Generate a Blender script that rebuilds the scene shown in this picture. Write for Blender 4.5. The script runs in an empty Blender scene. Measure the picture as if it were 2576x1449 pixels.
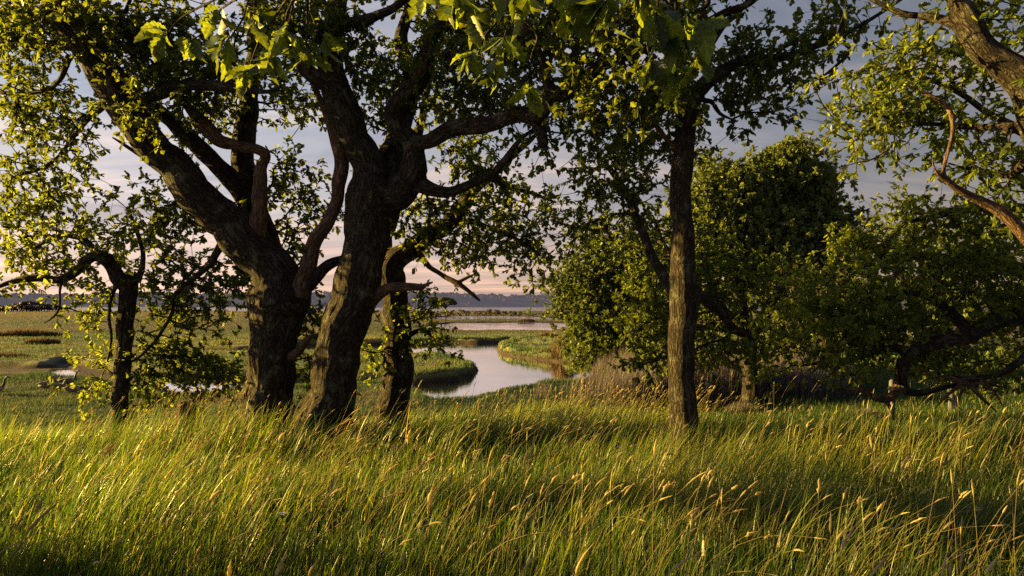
import bpy, bmesh, math, random
import numpy as np
from mathutils import Vector, kdtree

SC = bpy.context.scene
COL = SC.collection
RNG = np.random.default_rng(11)

# ------------------------------------------------------------------ camera
CAM_H = 1.6
FPX, PW, PH, HOR = 1717.3, 2576.0, 1449.0, 768.0          # measured on the photograph at 2576x1449
PITCH = math.atan((HOR - PH / 2) / FPX)
CP, SP = math.cos(PITCH), math.sin(PITCH)

def at(px, py, Y):
    """point at world depth Y seen at photograph position px, py (used to survey the place)"""
    u = (px - PW / 2) / FPX
    v = (PH / 2 - py) / FPX
    dy = CP - v * SP
    dz = SP + v * CP
    s = Y / dy
    return (u * s, Y, CAM_H + dz * s)

def ground_pt(px, py, z):
    u = (px - PW / 2) / FPX
    v = (PH / 2 - py) / FPX
    dy = CP - v * SP
    dz = SP + v * CP
    s = (z - CAM_H) / dz
    return (u * s, dy * s)

cam_d = bpy.data.cameras.new("camera")
cam_d.sensor_width = 36.0
cam_d.lens = FPX / PW * 36.0
cam_d.clip_start = 0.05
cam_d.clip_end = 8000.0
cam = bpy.data.objects.new("camera", cam_d)
COL.objects.link(cam)
cam.location = (0, 0, CAM_H)
cam.rotation_euler = (math.pi / 2 + PITCH, 0, 0)
SC.camera = cam

# ------------------------------------------------------------------ objects
def link(o, parent=None):
    COL.objects.link(o)
    if parent is not None:
        o.parent = parent
        o.matrix_parent_inverse = parent.matrix_basis.inverted()
    return o

def thing(name, label, cat, loc, group=None):
    o = bpy.data.objects.new(name, None)
    o.empty_display_size = 0.2
    o.location = loc
    COL.objects.link(o)
    o["label"] = label
    o["category"] = cat
    if group:
        o["group"] = group
    return o

def tag(o, label=None, cat=None, group=None, kind=None):
    if label: o["label"] = label
    if cat: o["category"] = cat
    if group: o["group"] = group
    if kind: o["kind"] = kind
    return o

def np_mesh(name, verts, loops, counts, mat, parent=None, smooth=False, fattr=None, vattr=None, mats=None, midx=None):
    """verts (N,3); loops flat vertex indices; counts per-face loop counts"""
    me = bpy.data.meshes.new(name)
    verts = np.asarray(verts, dtype=np.float32)
    loops = np.asarray(loops, dtype=np.int32).ravel()
    counts = np.asarray(counts, dtype=np.int32)
    if parent is not None:
        verts = verts - np.array(parent.location, dtype=np.float32)
    me.vertices.add(len(verts))
    me.vertices.foreach_set("co", verts.ravel())
    me.loops.add(len(loops))
    me.loops.foreach_set("vertex_index", loops)
    me.polygons.add(len(counts))
    starts = np.zeros(len(counts), dtype=np.int32)
    starts[1:] = np.cumsum(counts)[:-1]
    me.polygons.foreach_set("loop_start", starts)
    me.polygons.foreach_set("loop_total", counts)
    me.update(calc_edges=True)
    me.polygons.foreach_set("use_smooth", np.full(len(counts), smooth, dtype=bool))
    for k, a in (fattr or {}).items():
        at_ = me.attributes.new(k, 'FLOAT', 'POINT')
        at_.data.foreach_set("value", np.asarray(a, dtype=np.float32).ravel())
    for k, a in (vattr or {}).items():
        at_ = me.attributes.new(k, 'FLOAT_VECTOR', 'POINT')
        at_.data.foreach_set("vector", np.asarray(a, dtype=np.float32).ravel())
    for m in (mats or [mat]):
        me.materials.append(m)
    if midx is not None:
        me.polygons.foreach_set("material_index", np.asarray(midx, dtype=np.int32))
    o = bpy.data.objects.new(name, me)
    if parent is not None:
        COL.objects.link(o)
        o.parent = parent
        # mesh is already in the parent's own space
    else:
        COL.objects.link(o)
    return o

def quads(idx):
    idx = np.asarray(idx)
    return idx.ravel(), np.full(len(idx), idx.shape[1])

# ------------------------------------------------------------------ noise
def _hash(ix, iy, iz, seed):
    h = (ix * 374761393 + iy * 668265263 + iz * 2147483647 + seed * 974711) & 0xFFFFFFFF
    h = ((h ^ (h >> 13)) * 1274126177) & 0xFFFFFFFF
    h = (h ^ (h >> 16)) & 0xFFFFFFFF
    return h.astype(np.float64) / 4294967295.0

def vnoise(p, seed=0):
    p = np.asarray(p, dtype=np.float64)
    i = np.floor(p).astype(np.int64)
    f = p - i
    f = f * f * (3 - 2 * f)
    out = 0
    for dx in (0, 1):
        wx = f[:, 0] if dx else 1 - f[:, 0]
        for dy in (0, 1):
            wy = f[:, 1] if dy else 1 - f[:, 1]
            for dz in (0, 1):
                wz = f[:, 2] if dz else 1 - f[:, 2]
                out = out + wx * wy * wz * _hash(i[:, 0] + dx, i[:, 1] + dy, i[:, 2] + dz, seed)
    return out

def fbm(p, octv=3, seed=0):
    a, s, t = 1.0, 0.0, 0.0
    p = np.asarray(p, dtype=np.float64)
    for k in range(octv):
        s = s + a * vnoise(p, seed + k * 17)
        t += a
        a *= 0.5
        p = p * 2.03
    return s / t

def n2(x, y, sc, seed=0, octv=2):
    x = np.asarray(x, dtype=np.float64)
    return fbm(np.stack([x * sc, np.asarray(y) * sc, np.zeros_like(x)], 1), octv, seed)

def sstep(a, b, x):
    t = np.clip((x - a) / (b - a), 0, 1)
    return t * t * (3 - 2 * t)

def unit(v):
    return v / np.maximum(np.linalg.norm(v, axis=-1, keepdims=True), 1e-9)

# ------------------------------------------------------------------ materials
class NT:
    def __init__(self, mat):
        self.t = mat.node_tree
        self.n = self.t.nodes
        self.l = self.t.links
        self.n.clear()
    def add(self, kind, **kw):
        nd = self.n.new(kind)
        for k, v in kw.items():
            if k.startswith("i_"):
                nd.inputs[k[2:].replace("_", " ")].default_value = v
            else:
                setattr(nd, k, v)
        return nd
    def to(self, a, ao, b, bi):
        self.l.new(a.outputs[ao], b.inputs[bi])
    def ramp(self, stops, interp='LINEAR'):
        nd = self.n.new("ShaderNodeValToRGB")
        cr = nd.color_ramp
        cr.interpolation = interp
        while len(cr.elements) > 1:
            cr.elements.remove(cr.elements[-1])
        for i, (p, c) in enumerate(stops):
            e = cr.elements[0] if i == 0 else cr.elements.new(p)
            e.position = p
            e.color = (c[0], c[1], c[2], 1)
        return nd

def new_mat(name):
    m = bpy.data.materials.new(name)
    m.use_nodes = True
    return m, NT(m)

def leaf_mat(name, dark, mid, light, trans, tfac=0.45, rough=0.45, spec=0.35):
    m, t = new_mat(name)
    a = t.add("ShaderNodeAttribute", attribute_name="tint")
    r = t.ramp([(0, dark), (0.5, mid), (1, light)])
    t.to(a, "Fac", r, "Fac")
    r2 = t.ramp([(0, [c * 0.38 for c in trans]), (0.6, trans), (1, [c * 1.4 for c in trans])])
    t.to(a, "Fac", r2, "Fac")
    p = t.add("ShaderNodeBsdfPrincipled")
    p.inputs["Roughness"].default_value = rough
    p.inputs["Specular IOR Level"].default_value = spec
    t.to(r, "Color", p, "Base Color")
    tr = t.add("ShaderNodeBsdfTranslucent")
    t.to(r2, "Color", tr, "Color")
    mx = t.add("ShaderNodeMixShader")
    mx.inputs[0].default_value = tfac
    t.to(p, 0, mx, 1)
    t.to(tr, 0, mx, 2)
    o = t.add("ShaderNodeOutputMaterial")
    t.to(mx, 0, o, "Surface")
    return m

def veined_leaf_mat(name, dark, mid, light, trans, tfac=0.45):
    m = leaf_mat(name, dark, mid, light, trans, tfac, 0.38, 0.45)
    t = m.node_tree; n = t.nodes; l = t.links
    pr = [q for q in n if q.type == 'BSDF_PRINCIPLED'][0]
    tr = [q for q in n if q.type == 'BSDF_TRANSLUCENT'][0]
    au = n.new("ShaderNodeAttribute"); au.attribute_name = "lu"
    aw = n.new("ShaderNodeAttribute"); aw.attribute_name = "lw"
    a = n.new("ShaderNodeMath"); a.operation = 'MULTIPLY_ADD'; l.new(aw.outputs["Fac"], a.inputs[0]); a.inputs[1].default_value = -0.16; l.new(au.outputs["Fac"], a.inputs[2])
    b = n.new("ShaderNodeMath"); b.operation = 'MULTIPLY'; l.new(a.outputs[0], b.inputs[0]); b.inputs[1].default_value = 6.0
    f = n.new("ShaderNodeMath"); f.operation = 'PINGPONG'; l.new(b.outputs[0], f.inputs[0]); f.inputs[1].default_value = 0.5
    mi = n.new("ShaderNodeMath"); mi.operation = 'MINIMUM'; l.new(f.outputs[0], mi.inputs[0])
    m2 = n.new("ShaderNodeMath"); m2.operation = 'MULTIPLY'; l.new(aw.outputs["Fac"], m2.inputs[0]); m2.inputs[1].default_value = 1.3
    l.new(m2.outputs[0], mi.inputs[1])
    r = n.new("ShaderNodeValToRGB"); r.color_ramp.elements[0].position = 0.0; r.color_ramp.elements[0].color = (1.7, 1.6, 1.5, 1)
    r.color_ramp.elements[1].position = 0.11; r.color_ramp.elements[1].color = (1, 1, 1, 1)
    e = r.color_ramp.elements.new(0.5); e.color = (0.78, 0.82, 0.8, 1)
    l.new(mi.outputs[0], r.inputs[0])
    co = n.new("ShaderNodeTexCoord"); nz = n.new("ShaderNodeTexNoise"); nz.inputs["Scale"].default_value = 28.0; nz.inputs["Detail"].default_value = 4.0
    l.new(co.outputs["Object"], nz.inputs["Vector"])
    r2 = n.new("ShaderNodeValToRGB"); r2.color_ramp.elements[0].position = 0.28; r2.color_ramp.elements[0].color = (0.55, 0.38, 0.3, 1)
    r2.color_ramp.elements[1].position = 0.42; r2.color_ramp.elements[1].color = (1, 1, 1, 1)
    l.new(nz.outputs["Fac"], r2.inputs[0])
    mm = n.new("ShaderNodeMix"); mm.data_type = 'RGBA'; mm.blend_type = 'MULTIPLY'; mm.inputs[0].default_value = 1.0
    l.new(r.outputs[0], mm.inputs[6]); l.new(r2.outputs[0], mm.inputs[7])
    for nd, key in ((pr, "Base Color"), (tr, "Color")):
        src = nd.inputs[key].links[0].from_socket
        mx = n.new("ShaderNodeMix"); mx.data_type = 'RGBA'; mx.blend_type = 'MULTIPLY'; mx.inputs[0].default_value = 1.0
        l.new(src, mx.inputs[6]); l.new(mm.outputs[2], mx.inputs[7]); l.new(mx.outputs[2], nd.inputs[key])
    return m

def bark_mat(name, c_dark, c_mid, c_light, lichen, lich_amt=0.5, scale=1.0, bump=0.03):
    m, t = new_mat(name)
    a = t.add("ShaderNodeAttribute", attribute_name="bark_co")
    mp = t.add("ShaderNodeMapping")
    mp.inputs["Scale"].default_value = (scale, scale, scale * 0.24)
    t.to(a, "Vector", mp, "Vector")
    n0 = t.add("ShaderNodeTexNoise", i_Scale=17.0, i_Detail=4.0, i_Roughness=0.55, i_Distortion=0.9)
    t.to(mp, 0, n0, "Vector")
    mr = t.add("ShaderNodeMath", operation='SUBTRACT'); t.to(n0, "Fac", mr, 0); mr.inputs[1].default_value = 0.5
    ab = t.add("ShaderNodeMath", operation='ABSOLUTE'); t.to(mr, 0, ab, 0)
    cr = t.ramp([(0.0, (0, 0, 0)), (0.045, (0.45, 0.45, 0.45)), (0.13, (0.9, 0.9, 0.9)), (0.3, (1, 1, 1))])
    t.to(ab, 0, cr, "Fac")
    n1 = t.add("ShaderNodeTexNoise", i_Scale=60.0, i_Detail=5.0, i_Roughness=0.65)
    t.to(mp, 0, n1, "Vector")
    hm = t.add("ShaderNodeMath", operation='MULTIPLY_ADD')
    t.to(n1, "Fac", hm, 0)
    hm.inputs[1].default_value = 0.55
    t.to(cr, "Color", hm, 2)
    base = t.ramp([(0.1, c_dark), (0.75, c_mid), (1.25 / 1.55, c_mid), (1.0, c_light)])
    sc = t.add("ShaderNodeMath", operation='MULTIPLY')
    sc.inputs[1].default_value = 0.65
    t.to(hm, 0, sc, 0)
    t.to(sc, 0, base, "Fac")
    # lichen and moss blotches
    n2_ = t.add("ShaderNodeTexNoise", i_Scale=5.0, i_Detail=6.0, i_Roughness=0.7)
    t.to(a, "Vector", n2_, "Vector")
    lr = t.ramp([(0.53, (0, 0, 0)), (0.66, (lich_amt,) * 3)])
    t.to(n2_, "Fac", lr, "Fac")
    mc = t.add("ShaderNodeMix", data_type='RGBA')
    t.to(lr, "Color", mc, 0)
    t.to(base, "Color", mc, 6)
    mc.inputs[7].default_value = (*lichen, 1)
    bp = t.add("ShaderNodeBump", i_Strength=1.0, i_Distance=bump)
    t.to(hm, 0, bp, "Height")
    p = t.add("ShaderNodeBsdfPrincipled", i_Roughness=0.9)
    p.inputs["Specular IOR Level"].default_value = 0.2
    t.to(mc, 2, p, "Base Color")
    t.to(bp, 0, p, "Normal")
    o = t.add("ShaderNodeOutputMaterial")
    t.to(p, 0, o, "Surface")
    return m

def plain_mat(name, c1, c2, scale=8.0, rough=0.8, bump=0.0, vec=None, stretch=(1, 1, 1)):
    m, t = new_mat(name)
    co = t.add("ShaderNodeTexCoord")
    mp = t.add("ShaderNodeMapping")
    mp.inputs["Scale"].default_value = stretch
    t.to(co, "Object", mp, 0)
    n = t.add("ShaderNodeTexNoise", i_Scale=scale, i_Detail=5.0, i_Roughness=0.6)
    t.to(mp, 0, n, "Vector")
    r = t.ramp([(0.3, c1), (0.7, c2)])
    t.to(n, "Fac", r, "Fac")
    p = t.add("ShaderNodeBsdfPrincipled", i_Roughness=rough)
    p.inputs["Specular IOR Level"].default_value = 0.25
    t.to(r, "Color", p, "Base Color")
    if bump:
        b = t.add("ShaderNodeBump", i_Strength=1.0, i_Distance=bump)
        t.to(n, "Fac", b, "Height")
        t.to(b, 0, p, "Normal")
    o = t.add("ShaderNodeOutputMaterial")
    t.to(p, 0, o, "Surface")
    return m

# ------------------------------------------------------------------ wood
def catmull(P, step):
    P = np.asarray(P, dtype=float)
    if len(P) < 3:
        n = max(2, int(np.linalg.norm(P[1, :3] - P[0, :3]) / step) + 1)
        t = np.linspace(0, 1, n)[:, None]
        return P[0] * (1 - t) + P[1] * t
    Q = np.vstack([2 * P[0] - P[1], P, 2 * P[-1] - P[-2]])
    out = []
    for i in range(1, len(Q) - 2):
        p0, p1, p2, p3 = Q[i - 1], Q[i], Q[i + 1], Q[i + 2]
        n = max(2, int(np.linalg.norm(p2[:3] - p1[:3]) / step) + 1)
        for t in np.linspace(0, 1, n, endpoint=False):
            out.append(0.5 * (2 * p1 + (p2 - p0) * t + (2 * p0 - 5 * p1 + 4 * p2 - p3) * t * t + (3 * p1 - p0 - 3 * p2 + p3) * t ** 3))
    out.append(P[-1])
    out = np.array(out)
    out[:, 3] = np.maximum(out[:, 3], 0.0015)
    return out

def survey(txt, dy=0.0):
    """'px,py,Y,w; ...' -> rows x,y,z,r ; a missing Y repeats the one before"""
    rows, Y = [], 0
    for part in txt.split(';'):
        v = [float(q) for q in part.split(',')]
        if len(v) == 4:
            px, py, Y, w = v
        else:
            px, py, w = v
        x, y, z = at(px, py, Y + dy)
        rows.append((x, y, z, w / 2 / FPX * (Y + dy)))
    return np.array(rows)

def wander(L, amp, seed):
    """small crooked deviations of a limb, scaled by its own radius"""
    s = np.concatenate([[0], np.cumsum(np.linalg.norm(np.diff(L[:, :3], axis=0), axis=1))])
    L = L.copy()
    fade = np.clip(np.minimum(s, s[-1] - s) / 0.3, 0, 1)
    for ax in range(3):
        f = np.stack([s * 2.3, np.full_like(s, ax * 7.1), np.full_like(s, 1.7)], 1)
        L[:, ax] += (fbm(f, 2, seed + ax) - 0.5) * 2 * amp * fade * np.minimum(L[:, 3] * 0.55 + 0.02, 0.075)
    f = np.stack([s * 4.5, np.zeros_like(s), np.full_like(s, 3.3)], 1)
    L[:, 3] *= 1 + (fbm(f, 2, seed + 9) - 0.5) * 0.22
    return L

def frames(L):
    P = L[:, :3]
    T = unit(np.gradient(P, axis=0))
    N = np.zeros_like(T)
    n = np.cross(T[0], (0.31, 0.2, 0.93))
    if np.linalg.norm(n) < 1e-3:
        n = np.cross(T[0], (1, 0, 0))
    n = n / np.linalg.norm(n)
    for i in range(len(P)):
        n = n - T[i] * np.dot(n, T[i])
        n = n / max(np.linalg.norm(n), 1e-9)
        N[i] = n
    B = np.cross(T, N)
    s = np.concatenate([[0], np.cumsum(np.linalg.norm(np.diff(P, axis=0), axis=1))])
    return T, N, B, s

class Tubes:
    def __init__(self):
        self.v, self.l, self.c, self.b = [], [], [], []
        self.n = 0
    def add(self, L, sides=6, off=0.0, cap=True):
        L = np.asarray(L, dtype=float)
        T, N, B, s = frames(L)
        a = np.linspace(0, 2 * math.pi, sides, endpoint=False)
        ca, sa = np.cos(a), np.sin(a)
        R = L[:, 3][:, None, None]
        ring = N[:, None, :] * ca[None, :, None] + B[:, None, :] * sa[None, :, None]
        V = L[:, None, :3] + ring * R
        k = len(L)
        bc = np.stack([ca[None, :] * L[:, 3][:, None], sa[None, :] * L[:, 3][:, None], np.repeat(s[:, None] + off, sides, 1)], -1)
        i0 = np.arange(k - 1)[:, None] * sides
        j = np.arange(sides)[None, :]
        j2 = (j + 1) % sides
        q = np.stack([i0 + j, i0 + j2, i0 + sides + j2, i0 + sides + j], -1).reshape(-1, 4) + self.n
        self.v.append(V.reshape(-1, 3)); self.b.append(bc.reshape(-1, 3))
        self.l.append(q.ravel()); self.c.append(np.full(len(q), 4))
        if cap:
            e = (np.arange(sides) + (k - 1) * sides + self.n)
            st = (np.arange(sides)[::-1] + self.n)
            self.l.append(e); self.c.append(np.array([sides]))
            self.l.append(st); self.c.append(np.array([sides]))
        self.n += k * sides
    def build(self, name, mat, parent=None, smooth=True):
        return np_mesh(name, np.vstack(self.v), np.concatenate(self.l), np.concatenate(self.c), mat, parent, smooth,
                       vattr={"bark_co": np.vstack(self.b)})

def wood_mesh(name, limbs, mat, parent, voxel=0.018, ridge=0.5, seed=0):
    """limbs fused into one skin, then roughened along the grain"""
    tb = Tubes()
    for L in limbs:
        tb.add(L, 14)
    tmp = np_mesh("tmp", np.vstack(tb.v), np.concatenate(tb.l), np.concatenate(tb.c), mat)
    md = tmp.modifiers.new("r", 'REMESH'); md.mode = 'VOXEL'; md.voxel_size = voxel
    sm = tmp.modifiers.new("s", 'SMOOTH'); sm.factor = 0.5; sm.iterations = 5
    dg = bpy.context.evaluated_depsgraph_get()
    me = bpy.data.meshes.new_from_object(tmp.evaluated_get(dg))
    old = tmp.data
    bpy.data.objects.remove(tmp); bpy.data.meshes.remove(old)
    n = len(me.vertices)
    V = np.empty(n * 3, dtype=np.float32); me.vertices.foreach_get("co", V); V = V.reshape(-1, 3).astype(float)
    NR = np.empty(n * 3, dtype=np.float32); me.vertices.foreach_get("normal", NR); NR = NR.reshape(-1, 3).astype(float)
    P, Nn, Bb, S, R, TT = [], [], [], [], [], []
    for k, L in enumerate(limbs):
        T, N, B, s = frames(L)
        P.append(L[:, :3]); Nn.append(N); Bb.append(B); S.append(s + k * 3.7); R.append(L[:, 3]); TT.append(T)
    P = np.vstack(P); Nn = np.vstack(Nn); Bb = np.vstack(Bb); S = np.concatenate(S); R = np.concatenate(R); TT = np.vstack(TT)
    kd = kdtree.KDTree(len(P))
    for i, p in enumerate(P):
        kd.insert(p, i)
    kd.balance()
    idx = np.array([kd.find(v)[1] for v in V])
    rel = V - P[idx]
    bc = np.stack([(rel * Nn[idx]).sum(1), (rel * Bb[idx]).sum(1), S[idx] + (rel * TT[idx]).sum(1)], 1)
    rr = np.minimum(R[idx], 0.35)
    q = bc * np.array([1, 1, 0.2])
    ridges = 1 - np.abs(fbm(q * 16, 2, seed + 3) * 2 - 1) * 2
    lump = fbm(bc * np.array([3.2, 3.2, 2.2]), 3, seed + 5) - 0.5
    V = V + NR * (ridges * 0.07 * rr * ridge + lump * 0.26 * rr)[:, None]
    V = V - np.array(parent.location) if parent is not None else V
    me.vertices.foreach_set("co", V.astype(np.float32).ravel())
    a = me.attributes.new("bark_co", 'FLOAT_VECTOR', 'POINT')
    a.data.foreach_set("vector", bc.astype(np.float32).ravel())
    me.materials.clear(); me.materials.append(mat)
    me.polygons.foreach_set("use_smooth", np.ones(len(me.polygons), dtype=bool))
    me.name = name
    me.update()
    o = bpy.data.objects.new(name, me)
    COL.objects.link(o)
    if parent is not None:
        o.parent = parent
    return o

# ------------------------------------------------------------------ foliage
_t = np.linspace(0, 1, 34)
_e = 0.31 * np.sin(np.pi * np.clip(_t, 0, 1) ** 1.22) ** 0.85
LT_FINE = (_t, np.where(_t < 0.09, 0.012 + _t * 0.12, _e * (0.56 + 0.44 * np.abs(np.sin(np.pi * (4.6 * _t ** 0.92 - 0.25))) ** 0.55)))
LT_MID = ([0, .18, .30, .46, .56, .74, .84, 1.0], [.02, .16, .11, .27, .19, .31, .20, 0.0])
LT_LOW = ([0, .35, .72, 1.0], [.02, .20, .30, 0.0])

def make_leaves(O, A, N, Ln, tint, lod='mid', wid=1.0, seed=0, zmax=None):
    """one mesh arrays set for many leaves: origin O, axis A, normal N, length Ln"""
    g = np.random.default_rng(seed)
    t, w = {'fine': LT_FINE, 'mid': LT_MID, 'low': LT_LOW}[lod]
    t = np.array(t); w = np.array(w) * wid
    rib = None
    k = len(t)
    n = len(O)
    A = unit(A)
    N = N - A * (N * A).sum(1, keepdims=True)
    N = unit(N)
    S = np.cross(A, N)
    fold = g.uniform(0.1, 0.65, n)[:, None]
    bend = g.normal(0.18, 0.22 if lod != 'fine' else 0.34, n)[:, None]
    curl = g.normal(0, 0.10, n)[:, None] if lod == 'fine' else 0.0
    L = Ln[:, None]
    mid, le, ri = [], [], []
    for i in range(k):
        jag = 1 + g.normal(0, 0.10, (n, 2))
        base = O + L * (t[i] * A - bend * t[i] ** 2 * N + curl * math.sin(t[i] * 7.0) * 0.25 * N + curl * t[i] ** 2 * S)
        mid.append(base)
        wi = w[i] * L
        le.append(base + wi * jag[:, :1] * (S * np.cos(fold) + N * np.sin(fold)))
        ri.append(base + wi * jag[:, 1:] * (-S * np.cos(fold) + N * np.sin(fold)))
    if lod == 'fine':
        V = np.stack(mid + le + ri, 1)                       # n,3k,3
        q = []
        for i in range(k - 1):
            q.append((i, i + 1, k + i + 1, k + i)); q.append((i + 1, i, 2 * k + i, 2 * k + i + 1))
        q = np.array(q)
        loops = (q[None] + (np.arange(n) * 3 * k)[:, None, None]).reshape(-1)
        cnt = np.full(n * len(q), 4)
        m = 3 * k
        lu = np.tile(np.concatenate([t, t, t]), n); lw = np.tile(np.concatenate([np.zeros(k), np.ones(k), np.ones(k)]), n)
        return V.reshape(-1, 3), loops, cnt, np.repeat(tint, m), lu, lw
    else:
        V = np.stack([mid[0], mid[-1]] + le[1:-1] + ri[1:-1], 1)
        e = k - 2
        f1 = [0] + [1] + list(range(2 + e - 1, 1, -1))
        f2 = [1, 0] + list(range(2 + e, 2 + 2 * e))
        q = np.array([f1, f2])
        loops = (q[None] + (np.arange(n) * (2 + 2 * e))[:, None, None]).reshape(-1)
        cnt = np.full(n * 2, e + 2)
        m = 2 + 2 * e
    return V.reshape(-1, 3), loops, cnt, np.repeat(tint, m)

def crown_points(blobs, sig, g, dens=1.0, lump=8):
    out = []
    for (cx, cy, rx, ry, Y, dY, n) in blobs:
        k = max(2, n // lump)
        d = unit(g.normal(size=(k, 3))) * (g.uniform(0.05, 1, k) ** (1 / 2.6))[:, None]
        for j in range(k):
            c = np.array(at(cx + d[j, 0] * rx, cy + d[j, 1] * ry, Y + d[j, 2] * dY))
            m = g.poisson(n / k * dens)
            out.append(c + g.normal(size=(m, 3)) * sig * np.array([1, 1, 0.75]))
    return np.vstack(out)

def grow(P, skel, g, alpha=0.22, seg=0.16, wob=0.16):
    """join every leaf cluster to the nearest wood; returns nodes, parents"""
    nodes = [np.array(s[:3]) for s in skel]
    par = [-1] * len(nodes)
    plen = [0.0] * len(nodes)
    S = np.array(nodes)
    best = np.full(len(P), 1e9); bi = np.zeros(len(P), dtype=int)
    for c in range(0, len(P), 400):
        D = np.linalg.norm(P[c:c + 400, None] - S[None], axis=2)
        bi[c:c + 400] = D.argmin(1); best[c:c + 400] = D.min(1)
    term = {}
    alive = np.ones(len(P), dtype=bool)
    for _ in range(len(P)):
        i = int(np.argmin(np.where(alive, best, 1e12)))
        alive[i] = False
        a = nodes[bi[i]]; b = P[i]
        d = np.linalg.norm(b - a)
        m = max(1, int(d / seg))
        prev = bi[i]
        for q in range(1, m + 1):
            f = q / m
            p = a * (1 - f) + b * f
            if q < m:
                p = p + g.normal(size=3) * wob * seg + np.array([0, 0, 0.12 * d * f * (1 - f) * 2])
            nodes.append(p); par.append(prev)
            plen.append(plen[prev] + d / m)
            prev = len(nodes) - 1
            dd = np.linalg.norm(P - p, axis=1) + alpha * plen[prev]
            up = alive & (dd < best)
            best[up] = dd[up]; bi[up] = prev
        term[prev] = i
    return np.array(nodes), np.array(par), term

def twig_tubes(nodes, par, term, nskel, skel_r, tb, r0=0.0028, p=0.42, rmax=0.05):
    n = len(nodes)
    w = np.zeros(n)
    for k in term:
        w[k] += 1
    for i in range(n - 1, nskel - 1, -1):
        if par[i] >= 0:
            w[par[i]] += w[i]
    r = np.minimum(r0 * np.maximum(w, 1) ** p, rmax)
    ch = {}
    for i in range(nskel, n):
        ch.setdefault(int(par[i]), []).append(i)
    done = 0
    starts = []
    for s in range(nskel):
        for c in ch.get(s, []):
            starts.append((s, c))
    while starts:
        s, c = starts.pop()
        chain = [s, c]
        cur = c
        while cur in ch:
            kids = sorted(ch[cur], key=lambda q: -w[q])
            for o in kids[1:]:
                starts.append((cur, o))
            cur = kids[0]
            chain.append(cur)
        L = np.column_stack([nodes[chain], np.concatenate([[r[c]], r[chain[1:]]])])
        if s < nskel:
            L[0, 3] = min(r[c] * 1.3, skel_r[s])
        L[-1, 3] *= 0.6
        tb.add(L, 5 if r[c] > 0.006 else 4, off=float(done % 50), cap=False)
        done += 1

def rosettes(nodes, par, term, P, g, per=7, size=0.085, spread=1.0, hang=0.0):
    """leaves fanned round the tip of each twig"""
    k = np.array(list(term.keys()))
    tip = nodes[k]
    d = unit(tip - nodes[par[k]] + g.normal(size=(len(k), 3)) * 0.03)
    O, A, N, T = [], [], [], []
    ctint = g.normal(0.47, 0.2, len(k))
    for j in range(per):
        keep = g.uniform(size=len(k)) < 0.93
        r = unit(g.normal(size=(len(k), 3)))
        r = unit(r - d * (r * d).sum(1, keepdims=True))
        el = g.uniform(0.1, 1.25, len(k))[:, None] * spread
        a = d * np.cos(el) + r * np.sin(el) + np.array([0, 0, -hang])
        back = g.uniform(0, 0.09, len(k))[:, None] * (j / per)
        o = tip - d * back * 1.4
        up = np.array([0, 0, 1.0]) + g.normal(size=(len(k), 3)) * 0.55 + d * 0.35
        O.append(o[keep]); A.append(a[keep]); N.append(up[keep])
        T.append(np.clip(ctint + g.normal(0, 0.16, len(k)), 0, 1)[keep])
    O = np.vstack(O); A = np.vstack(A); N = np.vstack(N); T = np.concatenate(T)
    Ln = size * g.uniform(0.62, 1.25, len(O))
    return O, A, N, Ln, T

def cull(L, rmin):
    """split a limb where it gets thinner than rmin"""
    k = np.argmax(L[:, 3] < rmin) if (L[:, 3] < rmin).any() else len(L)
    return L[:k], L[max(k - 1, 0):]

def build_tree(name, label, base, limbs, blobs, mats, group=None, seed=1, voxel=0.018, dead=(), per=7, size=0.09,
               lod='mid', sig=0.2, alpha=0.22, extra=None, wid=1.0, rmin=0.026, hang=0.12, cat="tree", crooked=1.0, r0=0.0028, seg=0.16, dens=1.9, dy=0.0, lump=8):
    """limbs / dead: lists of survey strings; blobs: leaf masses"""
    g = np.random.default_rng(seed)
    root = thing(name, label, cat, base, group)
    thick, thin, skel = [], [], []
    for i, tx in enumerate(limbs):
        L = wander(catmull(survey(tx, dy), 0.06), crooked, seed * 31 + i * 5)
        a, b = cull(L, rmin)
        if len(a) > 3: thick.append(a)
        if len(b) > 2: thin.append(b)
        skel.append(L[::2])
    bark, leaf, deadm = mats
    if thick:
        wood_mesh("trunk", thick, bark, root, voxel, seed=seed)
    tb = Tubes()
    for L in thin:
        tb.add(L, 7)
    sk = np.vstack(skel)
    sk = sk[sk[:, 2] > (base[2] + 1.0)] if (len(blobs) and (sk[:, 2] > base[2] + 1.0).sum() > 4) else sk
    if len(blobs):
        P = crown_points([(a_, b_, c_, d_, e + dy, f, k) for (a_, b_, c_, d_, e, f, k) in blobs], sig, g, dens, lump)
        nodes, par, term = grow(P, sk, g, alpha, seg)
        twig_tubes(nodes, par, term, len(sk), sk[:, 3], tb, r0=r0)
        O, A, N, Ln, T = rosettes(nodes, par, term, P, g, per, size, hang=hang)
        V, lo, cn, ti = make_leaves(O, A, N, Ln, T, lod, wid, seed)
        np_mesh("crown", V, lo, cn, leaf, root, False, {"tint": ti})
        print(name, "clusters", len(P), "leaves", len(O))
    if tb.n:
        tb.build("branchwork", bark, root)
    for i, (tx, lab) in enumerate(dead):
        Ls = [wander(catmull(survey(q, dy), 0.05), crooked, seed * 77 + i * 5 + j) for j, q in enumerate(tx)]
        if max(L[:, 3].max() for L in Ls) > 0.025:
            o = wood_mesh("dead_branch", Ls, deadm, root, 0.011, 1.0, seed + i)
        else:
            t2 = Tubes()
            for L in Ls: t2.add(L, 7)
            o = t2.build("dead_branch", deadm, root)
        if lab: o["label"] = lab
    return root
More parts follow.
